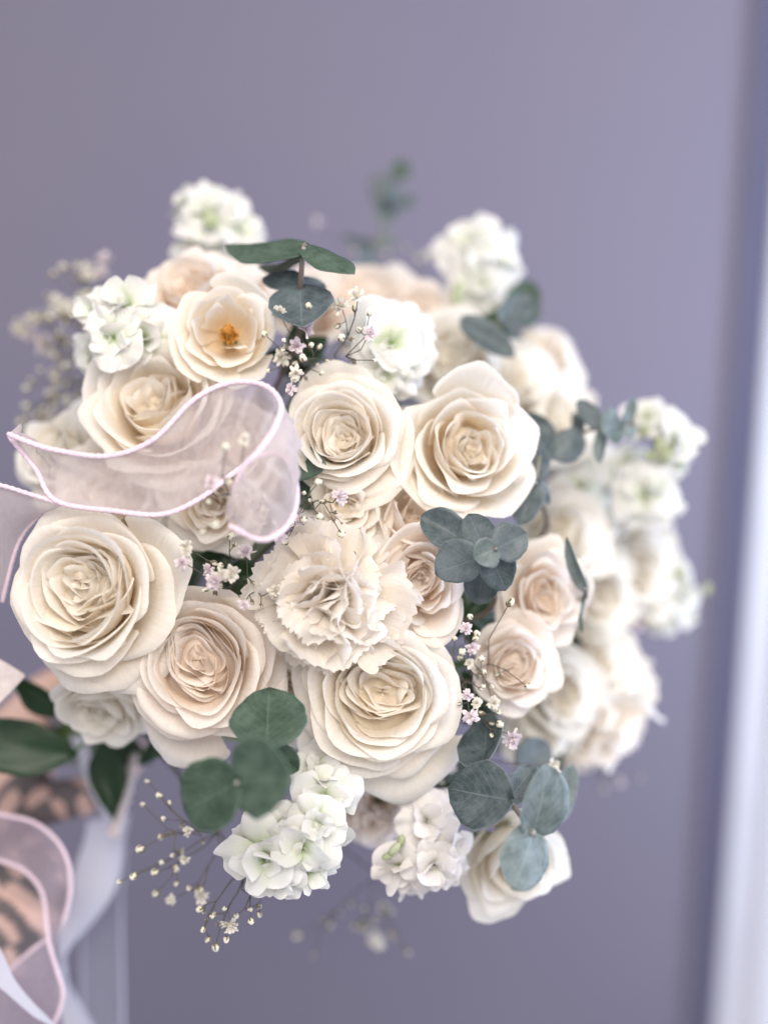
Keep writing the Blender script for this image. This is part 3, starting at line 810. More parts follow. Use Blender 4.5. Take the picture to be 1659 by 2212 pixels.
rose('yellowish rose behind the left end of the ribbon', 120, 975, .690, 112, (-.4, .3, .9), M_IVORY, 191, 'spray')
rose('cream rose deep behind the ribbon and left rose', 245, 1065, .668, 138, (-.1, .1, 1), M_CREAM, 193, 'spray')
rose('cream rose deep behind the bottom stock blossoms', 605, 1505, .660, 112, (0, -.05, 1), M_CREAM, 197, 'spray')
rose('cream rose deep behind the lower right baby\'s breath', 1175, 1580, .730, 80, (.1, -.1, 1), M_IVORY, 199, 'spray')

rose('blurred ivory rose filling the right side under the white stock spike', 1225, 1150, .735, 112, (.25, .1, 1), M_IVORY, 211, 'spray')
rose('cream rose wedged deep between the two upper cream roses', 872, 1000, .675, 100, (.0, .1, 1), M_CREAM, 223, 'spray')
rose('blurred ivory rose between the small deep blush rose and big right carnation', 1215, 1500, .725, 105, (.2, -.05, 1), M_IVORY, 227, 'spray')
rose('cream rose seen through the sheer ribbon loop', 500, 965, .665, 115, (-.05, .15, 1), M_CREAM, 229, 'cup')
rose('blurred ivory rose right above the thin eucalyptus twig', 1190, 890, .755, 108, (.3, .3, 1), M_IVORY, 233, 'spray')
rose('blurred peach rose behind the upright green eucalyptus sprig', 665, 635, .755, 104, (.0, .6, .8), M_PEACH, 239, 'spray')

# ---------------------------------------------------------------- carnations
carnation('large fringed ivory carnation in the middle of the bouquet', 698, 1298, .598, 178, (-.02, .04, 1), M_CARN, 7, 54)
carnation('blurred fringed ivory carnation at the upper right edge', 1205, 790, .780, 130, (.55, .3, .8), M_CARN, 17, 46)
carnation('big blurred ivory carnation at the lower right edge', 1300, 1545, .755, 168, (.3, -.1, 1), M_CARN, 27, 54)
carnation('blush carnation hanging between the low roses and the bottom stock', 810, 1775, .690, 108, (-.05, -.4, .9), M_CARN_PINK, 37, 44)

# ---------------------------------------------------------------- stock
stock('white stock cluster at the left below the blurred top blossoms', [(228, 728, .640, 74, (-.35, -.05, 1)), (268, 645, .650, 68, (0, .45, 1)), (312, 728, .645, 66, (.15, -.15, 1)), (330, 680, .655, 55, (.2, .3, 1)), (192, 668, .660, 58, (-.6, .3, .8)), (185, 772, .672, 52, (-.5, -.4, .8)), (250, 690, .650, 50, (0, .1, 1))],
      (190, 700, .66), (330, 740, .70), M_STOCK, 3)
stock('white stock cluster with green centre above the whorled cream rose', [(843, 735, .655, 98, (0, .1, 1)), (828, 822, .655, 62, (-.1, -.5, .8)), (775, 700, .675, 58, (-.5, .3, .8)), (893, 695, .675, 66, (.4, .4, .8)), (900, 785, .668, 60, (.5, -.2, .8))],
      (845, 690, .68), (840, 830, .72), M_STOCK, 4)
stock('large white stock cluster hanging at the bottom under the green eucalyptus', [(706, 1730, .612, 82, (.25, .05, 1)), (688, 1665, .622, 64, (.1, .5, .9)), (686, 1785, .600, 66, (.1, 0, 1)), (650, 1845, .598, 78, (.1, -.2, 1)), (566, 1862, .598, 90, (-.2, -.2, 1)), (598, 1795, .606, 66, (-.1, .1, 1)), (672, 1893, .612, 62, (.2, -.5, .9)), (602, 1925, .606, 62, (0, -.6, .8)), (725, 1800, .622, 55, (.6, 0, .8)), (520, 1840, .615, 54, (-.6, 0, .8))],
      (600, 1860, .625), (690, 1620, .66), M_STOCK, 6)
stock('blush white stock cluster at the bottom right of the hanging cluster', [(922, 1775, .640, 66, (0, .25, 1)), (856, 1885, .640, 62, (-.3, -.35, 1)), (936, 1880, .635, 62, (.1, -.3, 1)), (990, 1838, .640, 52, (.5, .1, .8)), (895, 1920, .650, 48, (-.1, -.7, .7)), (975, 1895, .648, 48, (.4, -.5, .8)), (950, 1740, .655, 46, (.3, .5, .8))],
      (860, 1845, .655), (900, 1740, .70), M_STOCK_PINK, 8, buds=((852, 1835, .632, 12), (838, 1850, .634, 10), (866, 1818, .636, 11)))
stock('blurred white stock spike rising at the top left', [(445, 435, .742, 82, (-.1, .6, .8)), (530, 488, .745, 58, (.5, .4, .8)), (420, 525, .748, 66, (-.4, .1, 1)), (490, 440, .755, 60, (.3, .6, .7)), (390, 430, .752, 50, (-.7, .4, .6))],
      (455, 465, .752), (470, 600, .77), M_STOCK, 11, buds=((450, 470, .735, 15), (462, 478, .735, 12)))
stock('blurred white stock spike rising at the top right of the bouquet', [(1010, 520, .775, 82, (-.35, .4, .9)), (1080, 545, .775, 72, (.5, .3, .9)), (1040, 605, .77, 68, (.1, .0, 1)), (1062, 655, .775, 54, (.3, -.3, .9)), (1045, 500, .79, 60, (.1, .8, .6))],
      (1040, 520, .80), (1020, 690, .80), M_STOCK, 13, buds=((990, 625, .765, 14), (985, 645, .765, 14)))
stock('white stock spike with green buds jutting out at the right', [(1400, 890, .735, 58, (-.1, .5, .9)), (1478, 950, .735, 64, (.75, .0, .7)), (1395, 1068, .735, 78, (-.15, -.05, 1)), (1445, 1085, .745, 58, (.6, -.2, .8)), (1480, 1000, .742, 40, (.8, -.4, .5)), (1355, 1000, .760, 58, (-.2, .2, 1))],
      (1440, 975, .745), (1300, 1080, .79), M_STOCK, 16, buds=((1425, 965, .73, 15), (1440, 985, .73, 15), (1410, 985, .733, 13), (1392, 930, .733, 12)))
stock('blurred white stock blossoms behind the narrow right eucalyptus twig', [(1255, 1050, .775, 66, (-.1, .1, 1)), (1310, 1020, .78, 60, (.1, .3, 1)), (1230, 1120, .775, 54, (0, -.1, 1)), (1300, 1110, .785, 60, (.1, 0, 1)), (1230, 990, .785, 50, (-.1, .3, 1))],
      (1260, 1060, .79), (1200, 1200, .81), M_STOCK, 19, buds=((1243, 1080, .758, 15),))
stock('small blurred stock spike at the far right edge of the bouquet', [(1452, 1225, .805, 58, (.3, .4, .9)), (1492, 1285, .805, 56, (.7, 0, .7)), (1430, 1335, .81, 52, (.2, -.4, .9)), (1480, 1330, .815, 48, (.5, -.4, .8))],
      (1490, 1280, .82), (1380, 1300, .84), M_STOCK, 22, buds=((1470, 1240, .79, 12), (1528, 1272, .80, 11)))

# ---------------------------------------------------------------- eucalyptus
sprig('green eucalyptus sprig standing up at the top left of the bouquet', [(640, 740, .68), (649, 622, .638), (655, 537, .632), (662, 528, .631)],
      [(655, 540, .632, 488, 528, .665, 92, (-.1, .75, .65)), (660, 536, .631, 766, 592, .612, 76, (.25, .65, .75)), (648, 622, .638, 652, 706, .612, 140, (0, .55, .85), M_EUC_BLUE), (645, 612, .642, 568, 600, .66, 60, (-.1, .5, .85), M_EUC_BLUE), (652, 612, .642, 700, 612, .66, 55, (.1, .5, .85), M_EUC_BLUE), (655, 545, .634, 560, 575, .69, 60, (-.2, .6, .7))],
      M_EUC_GREEN, 1, nodes=((656, 537, .629, 7),))
sprig('blue green eucalyptus rosette right of the middle', [(1040, 1330, .66), (1045, 1215, .612), (1071, 1186, .592)],
      [(1045, 1218, .618, 1034, 1308, .625, 80, (0, -.1, 1)), (1002, 1168, .616, 910, 1112, .622, 86, (-.15, .2, 1)), (1047, 1192, .604, 1012, 1110, .612, 82, (-.05, .25, 1)), (1034, 1206, .600, 940, 1238, .608, 100, (-.2, -.05, 1)), (1058, 1196, .598, 1092, 1276, .604, 80, (.15, -.2, 1)), (1071, 1186, .591, 1139, 1152, .594, 88, (.15, .1, 1)), (1071, 1186, .590, 1024, 1206, .588, 68, (-.2, .0, 1), M_EUC_PALE)],
      M_EUC_BLUE, 2, nodes=((1071, 1185, .588, 5),))
sprig('large rounded green eucalyptus leaves in front at the lower left', [(600, 1480, .66), (578, 1612, .578), (513, 1692, .545)],
      [(576, 1612, .578, 582, 1486, .600, 172, (.0, .5, .9)), (580, 1618, .582, 645, 1665, .590, 66, (.2, .2, 1)), (513, 1690, .545, 398, 1752, .560, 162, (-.3, .25, 1)), (514, 1690, .545, 630, 1684, .525, 172, (.55, .2, .9))],
      M_EUC_GREEN, 3, nodes=((512, 1692, .541, 6),))
sprig('blue grey eucalyptus sprig at the lower right with a leaf pair hanging', [(990, 1540, .70), (1030, 1640, .650), (1070, 1700, .628), (1099, 1729, .600), (1130, 1770, .592), (1151, 1799, .584)],
      [(1036, 1650, .612, 1050, 1540, .645, 112, (-.45, .2, .9)), (1098, 1728, .594, 968, 1704, .612, 150, (-.25, .35, .9)), (1151, 1800, .583, 1176, 1650, .575, 128, (.55, .05, .85), M_EUC_PALE), (1151, 1798, .582, 1106, 1924, .568, 132, (.2, -.3, .95), M_EUC_PALE), (1100, 1727, .604, 1158, 1652, .618, 62, (-.1, .2, 1)), (1205, 1770, .66, 1238, 1652, .665, 66, (.3, 0, 1), M_EUC_PALE), (1120, 1650, .69, 1190, 1610, .70, 80, (0, .2, 1))],
      M_EUC_BLUE, 4, nodes=((1151, 1800, .580, 9),))
sprig('thin eucalyptus twig with small leaves pointing right', [(1150, 1000, .73), (1190, 958, .705), (1250, 937, .695), (1300, 924, .692), (1372, 914, .690)],
      [(1190, 960, .700, 1128, 893, .700, 64, (-.1, .2, 1)), (1250, 936, .692, 1192, 992, .688, 72, (-.1, -.1, 1)), (1294, 925, .692, 1247, 864, .698, 44, (-.2, .2, 1)), (1256, 935, .700, 1240, 890, .715, 30, (-.3, .2, 1)), (1340, 916, .688, 1298, 926, .682, 78, (-.3, .0, 1), M_EUC_PALE), (1300, 928, .690, 1294, 1000, .690, 30, (-.5, -.1, .9), M_EUC_PALE), (1352, 916, .690, 1368, 858, .692, 34, (.5, .1, .9), M_EUC_PALE), (1355, 916, .690, 1366, 948, .688, 30, (.4, -.1, 1), M_EUC_PALE), (1256, 935, .700, 1262, 970, .715, 24, (.4, 0, 1))],
      M_EUC_BLUE, 5, r=0.0012)
sprig('shadowed eucalyptus leaves hugging the right side of the tall petalled rose', [(1150, 1180, .72), (1157, 1045, .665), (1165, 985, .675)],
      [(1157, 1042, .660, 1122, 1134, .655, 70, (-.2, -.1, 1)), (1158, 1042, .664, 1186, 1088, .67, 34, (.5, 0, .9)), (1160, 1030, .67, 1150, 940, .69, 60, (-.1, .1, 1)), (1165, 1010, .68, 1196, 950, .69, 40, (.5, .1, .9))],
      M_EUC_BLUE, 6, nodes=((1157, 1043, .657, 5),))
sprig('dark green eucalyptus leaf tucked right beside the ribbon loop', [(640, 1120, .69), (625, 1040, .65), (612, 1000, .638)],
      [(610, 1000, .634, 704, 1004, .622, 80, (.1, .15, 1)), (638, 1048, .642, 678, 1100, .636, 46, (.2, 0, 1)), (640, 1045, .645, 610, 1110, .65, 50, (0, 0, 1))],
      M_EUC_GREEN, 7)
sprig('narrow edge-on eucalyptus leaf beside the right blush rose', [(1190, 1330, .72), (1245, 1300, .70), (1264, 1290, .668), (1264, 1272, .664)],
      [(1263, 1272, .662, 1224, 1160, .655, 40, (-.75, .1, .6), M_EUC_PALE), (1264, 1275, .664, 1258, 1368, .672, 26, (.8, .0, .6), M_EUC_GREEN), (1262, 1272, .668, 1240, 1200, .70, 40, (.2, .1, 1))],
      M_EUC_BLUE, 8, nodes=((1264, 1273, .660, 5),))
sprig('blurred eucalyptus tip rising highest behind the bouquet', [(800, 640, .86), (810, 540, .87), (850, 440, .875), (862, 368, .88)],
      [(850, 440, .873, 800, 398, .87, 62, (-.2, .3, 1)), (850, 440, .873, 900, 428, .875, 44, (.2, .3, 1)), (860, 385, .878, 868, 345, .88, 44, (.1, .4, 1), M_EUC_GREEN), (858, 388, .878, 792, 380, .88, 24, (-.1, .6, .8)), (845, 448, .872, 815, 478, .87, 56, (-.2, -.2, 1), M_EUC_PALE), (815, 528, .87, 858, 512, .865, 46, (.2, .5, .9), M_EUC_PALE), (812, 530, .87, 738, 505, .87, 30, (-.2, .6, .8)), (806, 570, .866, 775, 545, .86, 46, (-.1, .3, 1)), (852, 440, .873, 838, 420, .86, 70, (0, .2, 1))],
      M_EUC_BLUE, 9)
sprig('blurred eucalyptus leaves behind the top right stock spike', [(1000, 720, .78), (1080, 700, .775), (1120, 680, .78)],
      [(1112, 690, .778, 1150, 606, .785, 78, (.2, .3, 1), M_EUC_GREEN), (1115, 690, .778, 1170, 660, .785, 60, (.4, .1, 1)), (1004, 692, .715, 1112, 770, .712, 62, (.0, .25, 1)), (1085, 690, .72, 1150, 640, .73, 60, (.2, .3, 1)), (1100, 700, .77, 1140, 770, .765, 34, (.3, 0, 1)), (1110, 690, .775, 1080, 640, .78, 50, (-.1, .4, 1))],
      M_EUC_BLUE, 10)

# glossy dark leaves by the hand and foliage deep between the flowers
sprig('broad glossy dark green leaf above the tattooed hand at the left', [(230, 1560, .74), (165, 1622, .705)],
      [(168, 1630, .700, -150, 1592, .690, 122, (0, .25, 1))], M_DARKLEAF, 21, 'leaf', 'dark_leaf_sprig', 'pointed', M_STEM, to_bind=True, group='glossy dark leaves', fold=0.25)
sprig('small dark green leaf under the large left rose at the picture edge', [(200, 1560, .74), (125, 1545, .715)],
      [(128, 1548, .712, 22, 1455, .705, 56, (-.1, .2, 1))], M_DARKLEAF, 22, 'leaf', 'dark_leaf_sprig', 'pointed', M_STEM, group='glossy dark leaves', fold=0.25)
sprig('pointed dark green leaf hanging down between the white ribbons', [(250, 1560, .76), (226, 1610, .735)],
      [(222, 1600, .732, 246, 1772, .728, 84, (.1, .1, 1)), (235, 1600, .74, 330, 1650, .75, 60, (.1, .2, 1))], M_DARKLEAF, 23, 'leaf', 'dark_leaf_sprig', 'pointed', M_STEM, group='glossy dark leaves', fold=0.25)
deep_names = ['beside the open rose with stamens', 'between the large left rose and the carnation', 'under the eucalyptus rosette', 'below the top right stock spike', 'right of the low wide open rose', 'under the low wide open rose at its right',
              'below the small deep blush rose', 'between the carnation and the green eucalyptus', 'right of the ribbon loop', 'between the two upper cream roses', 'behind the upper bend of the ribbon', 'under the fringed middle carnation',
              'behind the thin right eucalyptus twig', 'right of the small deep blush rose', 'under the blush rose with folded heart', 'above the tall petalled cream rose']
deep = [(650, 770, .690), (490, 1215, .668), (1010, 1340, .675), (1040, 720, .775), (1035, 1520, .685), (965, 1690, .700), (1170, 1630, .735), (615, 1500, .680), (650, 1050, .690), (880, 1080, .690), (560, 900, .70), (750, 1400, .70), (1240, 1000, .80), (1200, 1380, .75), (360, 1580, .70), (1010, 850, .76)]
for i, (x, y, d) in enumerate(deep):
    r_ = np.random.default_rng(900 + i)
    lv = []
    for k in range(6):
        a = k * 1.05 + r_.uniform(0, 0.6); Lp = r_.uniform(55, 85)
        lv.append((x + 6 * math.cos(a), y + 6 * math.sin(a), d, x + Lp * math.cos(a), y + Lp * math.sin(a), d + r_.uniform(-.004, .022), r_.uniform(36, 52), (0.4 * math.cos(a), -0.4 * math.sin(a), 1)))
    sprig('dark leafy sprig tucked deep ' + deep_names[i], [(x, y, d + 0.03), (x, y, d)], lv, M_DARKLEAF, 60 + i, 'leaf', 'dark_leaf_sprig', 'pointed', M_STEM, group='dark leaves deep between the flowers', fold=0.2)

# ---------------------------------------------------------------- baby's breath
def tk(s): return s
gyp("blurred dried baby's breath spray fanning out at the left edge", (235, 800, .74), [(140, 580, 'b'), (165, 575, 'b'), (228, 568, 'p'), (218, 592, 'p'), (180, 605, 'b'), (92, 682, 'b'), (110, 690, 'b'), (150, 690, 'b'), (70, 720, 'p'), (86, 735, 'b'), (105, 747, 'p'), (122, 770, 'b'), (160, 770, 'b'), (90, 800, 'b'), (130, 805, 'w'), (150, 820, 'b'), (108, 850, 'b'), (130, 852, 'w'), (65, 895, 'b'), (90, 905, 'b'), (122, 890, 'w'), (75, 922, 'b'), (180, 640, 'b'), (104, 640, 'b'), (170, 860, 'b'), (60, 840, 'b')] + [(float(a), float(b), 'bbw'[k % 3]) for k, (a, b) in enumerate(np.random.default_rng(5).uniform((45, 580), (215, 930), (26, 2)))], .76, 1, 1.35)
gyp("baby's breath cluster in the dark gap beside the open rose", (662, 800, .665), [(605, 680, 'w'), (635, 696, 'b'), (572, 722, 'b'), (613, 735, 'b'), (613, 772, 'w'), (580, 800, 'b'), (655, 775, 'b'), (642, 750, 'p'), (668, 662, 'b'), (630, 838, 'p'), (694, 806, 'b'), (672, 745, 'b'), (656, 718, 'p'), (640, 805, 'w')], .626, 2)
gyp("baby's breath twig in front of the upper stock cluster", (738, 795, .655), [(740, 668, 'w'), (773, 647, 'w', 0), (798, 678, 'b'), (798, 720, 'p'), (808, 778, 'b'), (738, 730, 'b')], .622, 3)
gyp("baby's breath twig hanging in front of the ribbon loop", (535, 1070, .60), [(487, 967, 'b'), (530, 952, 'w'), (458, 1043, 'p'), (452, 1086, 'b'), (466, 1130, 'b'), (440, 1148, 'b')], .556, 4, to_bind=False)
gyp("baby's breath cluster in the dark gap between left rose and carnation", (515, 1250, .64), [(403, 1181, 'w'), (398, 1216, 'p'), (497, 1160, 'b'), (534, 1198, 'p'), (478, 1222, 'b'), (453, 1236, 'p'), (482, 1243, 'w'), (504, 1241, 'w'), (445, 1274, 'b'), (475, 1266, 'b'), (588, 1277, 'w'), (527, 1305, 'p'), (466, 1250, 'p')], .600, 5)
gyp("baby's breath sprig over the small rose right of the ribbon", (672, 1090, .640), [(728, 1075, 'p'), (657, 1065, 'b'), (688, 1042, 'b'), (690, 1115, 'b'), (736, 1152, 'b'), (650, 1122, 'p'), (657, 1122, 'b'), (617, 1170, 'b'), (548, 1085, 'w'), (572, 1108, 'w'), (566, 1122, 'w'), (610, 1150, 'p')], .602, 6)
gyp("baby's breath cluster filling the gap right of the low open rose", (1022, 1470, .665), [(983, 1380, 'b'), (1040, 1423, 'b'), (999, 1408, 'b'), (1100, 1304, 'b'), (1016, 1334, 'b'), (1007, 1357, 'p'), (1030, 1371, 'b'), (1015, 1435, 'w'), (1139, 1484, 'b'), (1044, 1482, 'b'), (1065, 1517, 'w'), (1079, 1564, 'b'), (1104, 1587, 'p'), (1015, 1545, 'p'), (1077, 1539, 'b'), (1020, 1400, 'p'), (1010, 1500, 'p'), (1030, 1520, 'w')], .622, 7)
gyp("dried baby's breath spray hanging at the bottom left", (470, 1800, .67), [(353, 1771, 'b'), (409, 1800, 'w'), (306, 1834, 'b'), (374, 1849, 'b'), (290, 1892, 'b'), (337, 1884, 'b'), (259, 1906, 'b'), (382, 1908, 'b'), (339, 1929, 'b'), (374, 1941, 'w'), (409, 1918, 'b'), (402, 1855, 'w'), (435, 1930, 'w'), (320, 1690, 'b'), (345, 1720, 'b'), (310, 1740, 'b')], .650, 8)
gyp("baby's breath twig dangling below the hanging stock cluster", (530, 1890, .645), [(497, 1988, 'w'), (511, 1978, 'b'), (542, 1990, 'b'), (560, 1974, 'b'), (452, 2029, 'b'), (489, 2029, 'b'), (466, 2044, 'b'), (433, 1964, 'b'), (440, 2007, 'b')], .628, 9)
gyp("blurred baby's breath spray below the bottom stock blossoms", (815, 1890, .74), [(760, 1952, 'b'), (790, 2005, 'b'), (830, 1957, 'w'), (815, 2030, 'w'), (772, 2000, 'b'), (700, 1985, 'b'), (645, 2022, 'b'), (680, 2062, 'b'), (785, 1990, 'b'), (880, 2055, 'b'), (845, 2015, 'b')], .77, 10, 1.15)
gyp("blurred baby's breath wisps rising at the top", (890, 650, .82), [(925, 555, 'w'), (903, 562, 'b'), (690, 486, 'p'), (880, 540, 'b'), (865, 600, 'b')], .85, 11, 1.2)
gyp("shadowed baby's breath between the low open rose and eucalyptus pair", (1000, 1650, .70), [(975, 1660, 'p'), (955, 1690, 'b'), (1000, 1700, 'w'), (985, 1630, 'p'), (1185, 1655, 'w', -.03), (1010, 1600, 'b'), (960, 1640, 'b')], .672, 12)
gyp("blurred brownish baby's breath at the far right of the bouquet", (1330, 1370, .80), [(1380, 1325, 'b'), (1402, 1340, 'b'), (1370, 1352, 'p'), (1412, 1318, 'b'), (1390, 1310, 'b')], .785, 13, 1.3)
gyp("faint blurred baby's breath wisp under the big right carnation", (1250, 1650, .80), [(1300, 1705, 'b'), (1335, 1690, 'p'), (1380, 1680, 'b')], .84, 14, 1.0)

# ---------------------------------------------------------------- ribbons
def ribbon(label, A, B, mat, wire=True, nw=9, name='ribbon', seg=8, wire_r=0.0013, belly=0.0, wire_mat=None, crinkle=0.0, group=None, cat='ribbon'):
    a = catmull([P(*p) for p in A], seg); b = catmull([P(*p) for p in B], seg)
    root = empty(name, a[0]); tag(root, label, cat, group)
    n = len(a)
    tang = np.gradient((a + b) / 2, axis=0)
    s = np.linspace(0, 1, nw)
    V = np.zeros((n, nw, 3)); U = np.zeros((n, nw, 2)); L = 0
    for i in range(n):
        nn = np.cross(unit(tang[i]), unit(b[i] - a[i]))
        for k in range(nw):
            bul = belly * math.sin(PI * s[k]) + crinkle * (math.sin(i * 0.9 + 5 * s[k]) + 0.7 * math.sin(i * 0.37 - 11 * s[k]) + 0.5 * math.sin(i * 1.7 + 17 * s[k])) * math.sin(PI * s[k])
            V[i, k] = a[i] + (b[i] - a[i]) * s[k] + nn * bul
        if i: L += np.linalg.norm((a[i] + b[i] - a[i - 1] - b[i - 1]) / 2)
        U[i, :, 0] = s; U[i, :, 1] = L / 0.04
    obj('ribbon_cloth', mesh('ribbon_cloth', to_local(root, V.reshape(-1, 3)), grid_faces(nw, n), mat, U.reshape(-1, 2)), root)
    if wire:
        for e in (a, b):
            e = catmull(e, 4)
            v, f, uv = tube_geo(to_local(root, e), wire_r, wire_r, 8, twist=1700, lobes=0.14)
            obj('wired_edge', mesh('wired_edge', v, f, wire_mat or M_WIRE, uv), root)
    return root
ribbon('sheer pink organza ribbon with wired edges looping over the left flowers',
       [(18, 937, .604), (62, 955, .600), (120, 972, .598), (230, 985, .594), (330, 950, .592), (420, 862, .592), (500, 826, .594), (570, 832, .590), (606, 872, .580), (592, 925, .568), (558, 975, .560), (525, 1010, .560), (505, 1060, .566)],
       [(20, 942, .612), (76, 1012, .610), (122, 1082, .603), (250, 1104, .597), (350, 1111, .596), (430, 1078, .598), (500, 1025, .604), (560, 985, .606), (612, 985, .594), (640, 1050, .577), (628, 1125, .566), (570, 1166, .560), (495, 1135, .562)],
       M_ORG, name='organza_ribbon', seg=9, wire_r=0.0014, belly=0.006, crinkle=0.0016, nw=21, group='ribbons of the bouquet')
ribbon('sheer pink ribbon tail leaving the picture at the left edge under the ribbon fold',
       [(135, 1090, .604), (60, 1066, .606), (0, 1048, .610), (-70, 1035, .615)],
       [(90, 1105, .620), (52, 1150, .632), (30, 1200, .640), (5, 1300, .650)],
       M_ORG, name='organza_ribbon', seg=9, wire_r=0.0012, belly=0.003, nw=9, group='ribbons of the bouquet')
ribbon('blurred pink organza ribbon curling across the tattooed arm',
       [(-60, 1745, .715), (0, 1760, .712), (69, 1776, .708), (118, 1812, .704), (145, 1858, .70), (152, 1910, .70), (146, 1960, .70), (124, 2010, .70), (69, 2054, .704), (10, 2110, .708), (-50, 2190, .712)],
       [(-60, 1842, .715), (0, 1860, .712), (50, 1880, .708), (84, 1916, .704), (97, 1955, .70), (101, 2000, .695), (106, 2040, .692), (122, 2095, .690), (136, 2150, .690), (118, 2210, .692), (90, 2270, .694)],
       M_ORG_LILAC, name='organza_ribbon', wire_r=0.0013, belly=0.003, group='ribbons of the bouquet')
ribbon('white satin ribbon end tapering across the lower left corner',
       [(-40, 1985, .662), (0, 2050, .664), (31, 2115, .666), (70, 2165, .668), (116, 2212, .670), (150, 2260, .672)],
       [(-60, 2100, .662), (0, 2136, .664), (38, 2168, .666), (74, 2198, .668), (114, 2222, .670), (146, 2266, .672)],
       M_SATIN, wire=False, name='satin_ribbon', group='ribbons of the bouquet')
ribbon('narrow white ribbon slanting down beside the hanging dark leaf',
       [(150, 1590, .755), (166, 1630, .752), (190, 1700, .75), (222, 1760, .75), (246, 1806, .75)],
       [(185, 1590, .755), (194, 1630, .752), (212, 1690, .75), (236, 1745, .75), (254, 1790, .75)],
       M_SATIN, wire=False, name='satin_ribbon', group='ribbons of the bouquet')
def cord(label, pts, r):
    p = catmull([P(*q) for q in pts], 14)
    root = empty('twisted_ribbon', p[0]); tag(root, label, 'ribbon', 'ribbons of the bouquet')
    v, f, uv = tube_geo(to_local(root, p), r, r * 0.7, 12, twist=900, lobes=0.28)
    obj('ribbon_cloth', mesh('ribbon_cloth', v, f, M_CORD, uv), root)
cord('twisted cream ribbon cord rising from the white ribbon fold', [(247, 1805, .745), (262, 1750, .742), (276, 1700, .742), (287, 1644, .745), (292, 1600, .76)], 0.0036)
ribbon('wide pale blue satin ribbon hanging below the twisted cord',
       [(188, 1775, .775), (182, 1815, .772), (153, 1900, .768), (128, 1990, .766), (122, 2056, .766), (140, 2110, .768), (176, 2170, .77), (215, 2240, .772)],
       [(282, 1760, .775), (270, 1815, .772), (252, 1915, .768), (205, 1988, .766), (150, 2050, .768), (124, 2110, .772), (128, 2180, .774), (140, 2250, .776)],
       M_SATIN, wire=False, name='satin_ribbon', belly=0.004, group='ribbons of the bouquet')
ribbon('sheer lavender ribbon tail hanging straight down to the bottom edge',
       [(228, 1830, .80), (205, 1930, .80), (180, 2020, .80), (178, 2120, .80), (182, 2260, .80)],
       [(272, 1830, .80), (262, 1930, .80), (262, 2020, .80), (264, 2120, .80), (266, 2260, .80)],
       M_ORG_BLUE, wire=True, wire_r=0.0009, wire_mat=M_SATIN, name='organza_ribbon', group='ribbons of the bouquet')
ribbon('cream ribbon fold sticking out left below the large left rose',
       [(-60, 1400, .66), (0, 1425, .66), (52, 1456, .662)],
       [(-60, 1560, .66), (0, 1518, .66), (54, 1462, .662)],
       M_CORD, wire=False, name='satin_ribbon', group='ribbons of the bouquet')

# ---------------------------------------------------------------- tattooed hand and forearm
M_SKIN, nt, nd, lk = new_mat('tattooed_skin')
att = node(nt, 'ShaderNodeAttribute'); att.attribute_name = 'ink'
g = node(nt, 'ShaderNodeTexCoord'); nz = node(nt, 'ShaderNodeTexNoise'); nz.inputs['Scale'].default_value = 35; nz.inputs['Detail'].default_value = 5
lk.new(g.outputs['Object'], nz.inputs['Vector'])
sk = ramp(nt, nz.outputs[0], [(0.3, (0.72, 0.49, 0.42)), (0.7, (0.66, 0.43, 0.36))])
cl = mixc(nt, att.outputs['Fac'], sk, (0.060, 0.058, 0.070))
pr = node(nt, 'ShaderNodeBsdfPrincipled'); lk.new(cl, pr.inputs['Base Color']); pr.inputs['Roughness'].default_value = 0.5
pr.inputs['Subsurface Weight'].default_value = 0.1; pr.inputs['Subsurface Radius'].default_value = (0.008, 0.003, 0.002)
out = node(nt, 'ShaderNodeOutputMaterial'); lk.new(pr.outputs[0], out.inputs[0])

HC = P(150, 1600, .805)
AX = N(.22, .18, 1)                                # grip axis, towards the flowers
E1 = unit(N(.50, .87, 0) - AX * np.dot(N(.50, .87, 0), AX)); E2 = np.cross(AX, E1)
def hp(x, y, a): return HC + E1 * x + E2 * y + AX * a
jv = []; je = []; jr = []
def jadd(p, r, par=None):
    jv.append(p); jr.append(r * 1.10)
    if par is not None: je.append((par, len(jv) - 1))
    return len(jv) - 1
wrist0 = hp(-0.085, 0.012, 0.004)
el = jadd(P(-380, 2520, .765), .043)
e2 = jadd(P(-190, 2240, .76), .041, el)
e3 = jadd(P(-45, 2030, .757), .036, e2)
e4 = jadd(P(84, 1885, .757), .036, e3)
wr = jadd(wrist0, .027, e4)
pm = jadd(hp(-0.050, .026, 0.0), .028, wr)
for k, (ao, sc) in enumerate(((.032, .95), (.011, 1.05), (-.010, 1.0), (-.030, .82))):
    kn = jadd(hp(.020 * sc, .034, ao), .0115, pm)
    p1 = jadd(hp(.046 * sc, .012, ao), .0098, kn)
    p2 = jadd(hp(.040 * sc, -.020, ao), .0088, p1)
    p3 = jadd(hp(.012 * sc, -.031, ao), .0082, p2)
    jadd(hp(-.006, -.024, ao), .0072, p3)
t1 = jadd(hp(-.045, -.004, .030), .0145, pm)
t2 = jadd(hp(-.022, -.032, .042), .0118, t1)
t3 = jadd(hp(.006, -.042, .040), .0100, t2)
jadd(hp(.024, -.040, .034), .0082, t3)
sm = bpy.data.meshes.new('person')
sm.from_pydata([tuple(p) for p in np.array(jv).tolist()], je, [])
so = link(bpy.data.objects.new('person', sm))
md = so.modifiers.new('skin', 'SKIN'); md.use_smooth_shade = True
for i, sv in enumerate(sm.skin_vertices[0].data):
    sv.radius = (jr[i], jr[i] * (0.86 if i < 5 else 1)); sv.use_root = (i == pm)
sb = so.modifiers.new('sub', 'SUBSURF'); sb.levels = 5; sb.render_levels = 5
dg = bpy.context.evaluated_depsgraph_get()
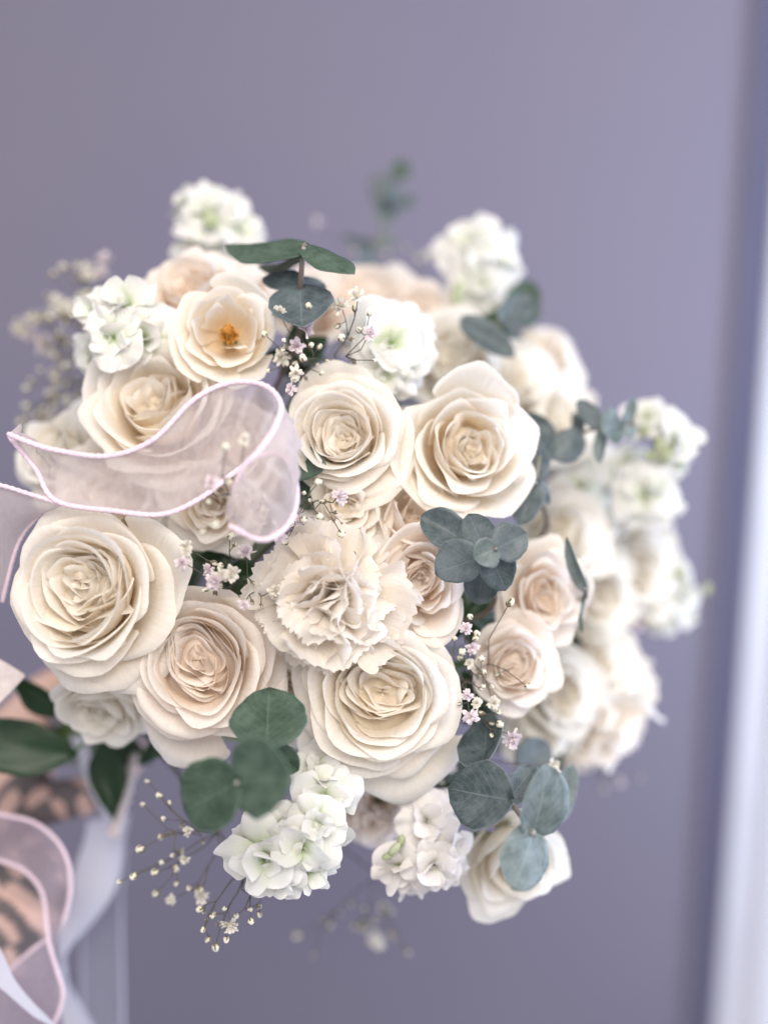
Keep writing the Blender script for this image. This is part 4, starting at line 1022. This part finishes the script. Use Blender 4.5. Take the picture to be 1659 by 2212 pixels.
pme = bpy.data.meshes.new_from_object(so.evaluated_get(dg))
so.modifiers.clear(); so.data = pme
pme.materials.clear(); pme.materials.append(M_SKIN)
co = np.empty(len(pme.vertices) * 3); pme.vertices.foreach_get('co', co); co = co.reshape(-1, 3)
# tattoo drawn in arm coordinates: s along the forearm, q across its camera side
o0 = P(60, 1800, .74); sA = unit(P(-45, 2030, .757) - wrist0); qA = unit(np.cross(sA, N(0, 0, 1)))
rel = co - o0
S = rel @ sA; Q = rel @ qA
ink = np.zeros(len(co))
def motif(cs, cq, rad, npet, twirl, ph):
    dx = S - cs; dy = Q - cq
    r = np.hypot(dx, dy) / rad; a = np.arctan2(dy, dx)
    edge = 0.90 + 0.10 * np.abs(np.sin(a * npet / 2 + ph))
    swirl = np.sin(npet * a + twirl * r + ph) + 0.6 * np.sin(19 * r - 2 * a)
    return np.where(swirl > -0.45, 0.92, 0.30) * (r < edge)
ink = np.maximum(ink, motif(-0.008, -0.016, 0.052, 5, 9.0, 0.3))
ink = np.maximum(ink, motif(0.070, 0.034, 0.040, 4, 11.0, 1.3))
ink = np.maximum(ink, motif(0.150, -0.006, 0.036, 5, 8.0, 2.0))
at_ = pme.attributes.new('ink', 'FLOAT', 'POINT'); at_.data.foreach_set('value', ink.astype(np.float32))
pme.polygons.foreach_set('use_smooth', np.ones(len(pme.polygons), bool))
so['label'] = 'tattooed hand and forearm holding the bouquet from behind at the lower left'; so['category'] = 'person'

# bound stem handle in the fist
hroot = empty('bouquet_handle', BIND)
tag(hroot, 'bundle of bound stems held in the tattooed hand behind the flowers', 'bouquet handle')
for k in range(9):
    a = 2 * PI * k / 8; q = 0.011 if k < 8 else 0
    off = (E1 * math.cos(a) + E2 * math.sin(a)) * q
    pts = catmull([BIND + off * 0.8, HC + off, HC - AX * 0.07 + off * 1.15], 4)
    v, f, uv = tube_geo(to_local(hroot, pts), 0.0042, 0.004, 7)
    obj('bound_stem', mesh('bound_stem', v, f, M_STEM, uv), hroot)
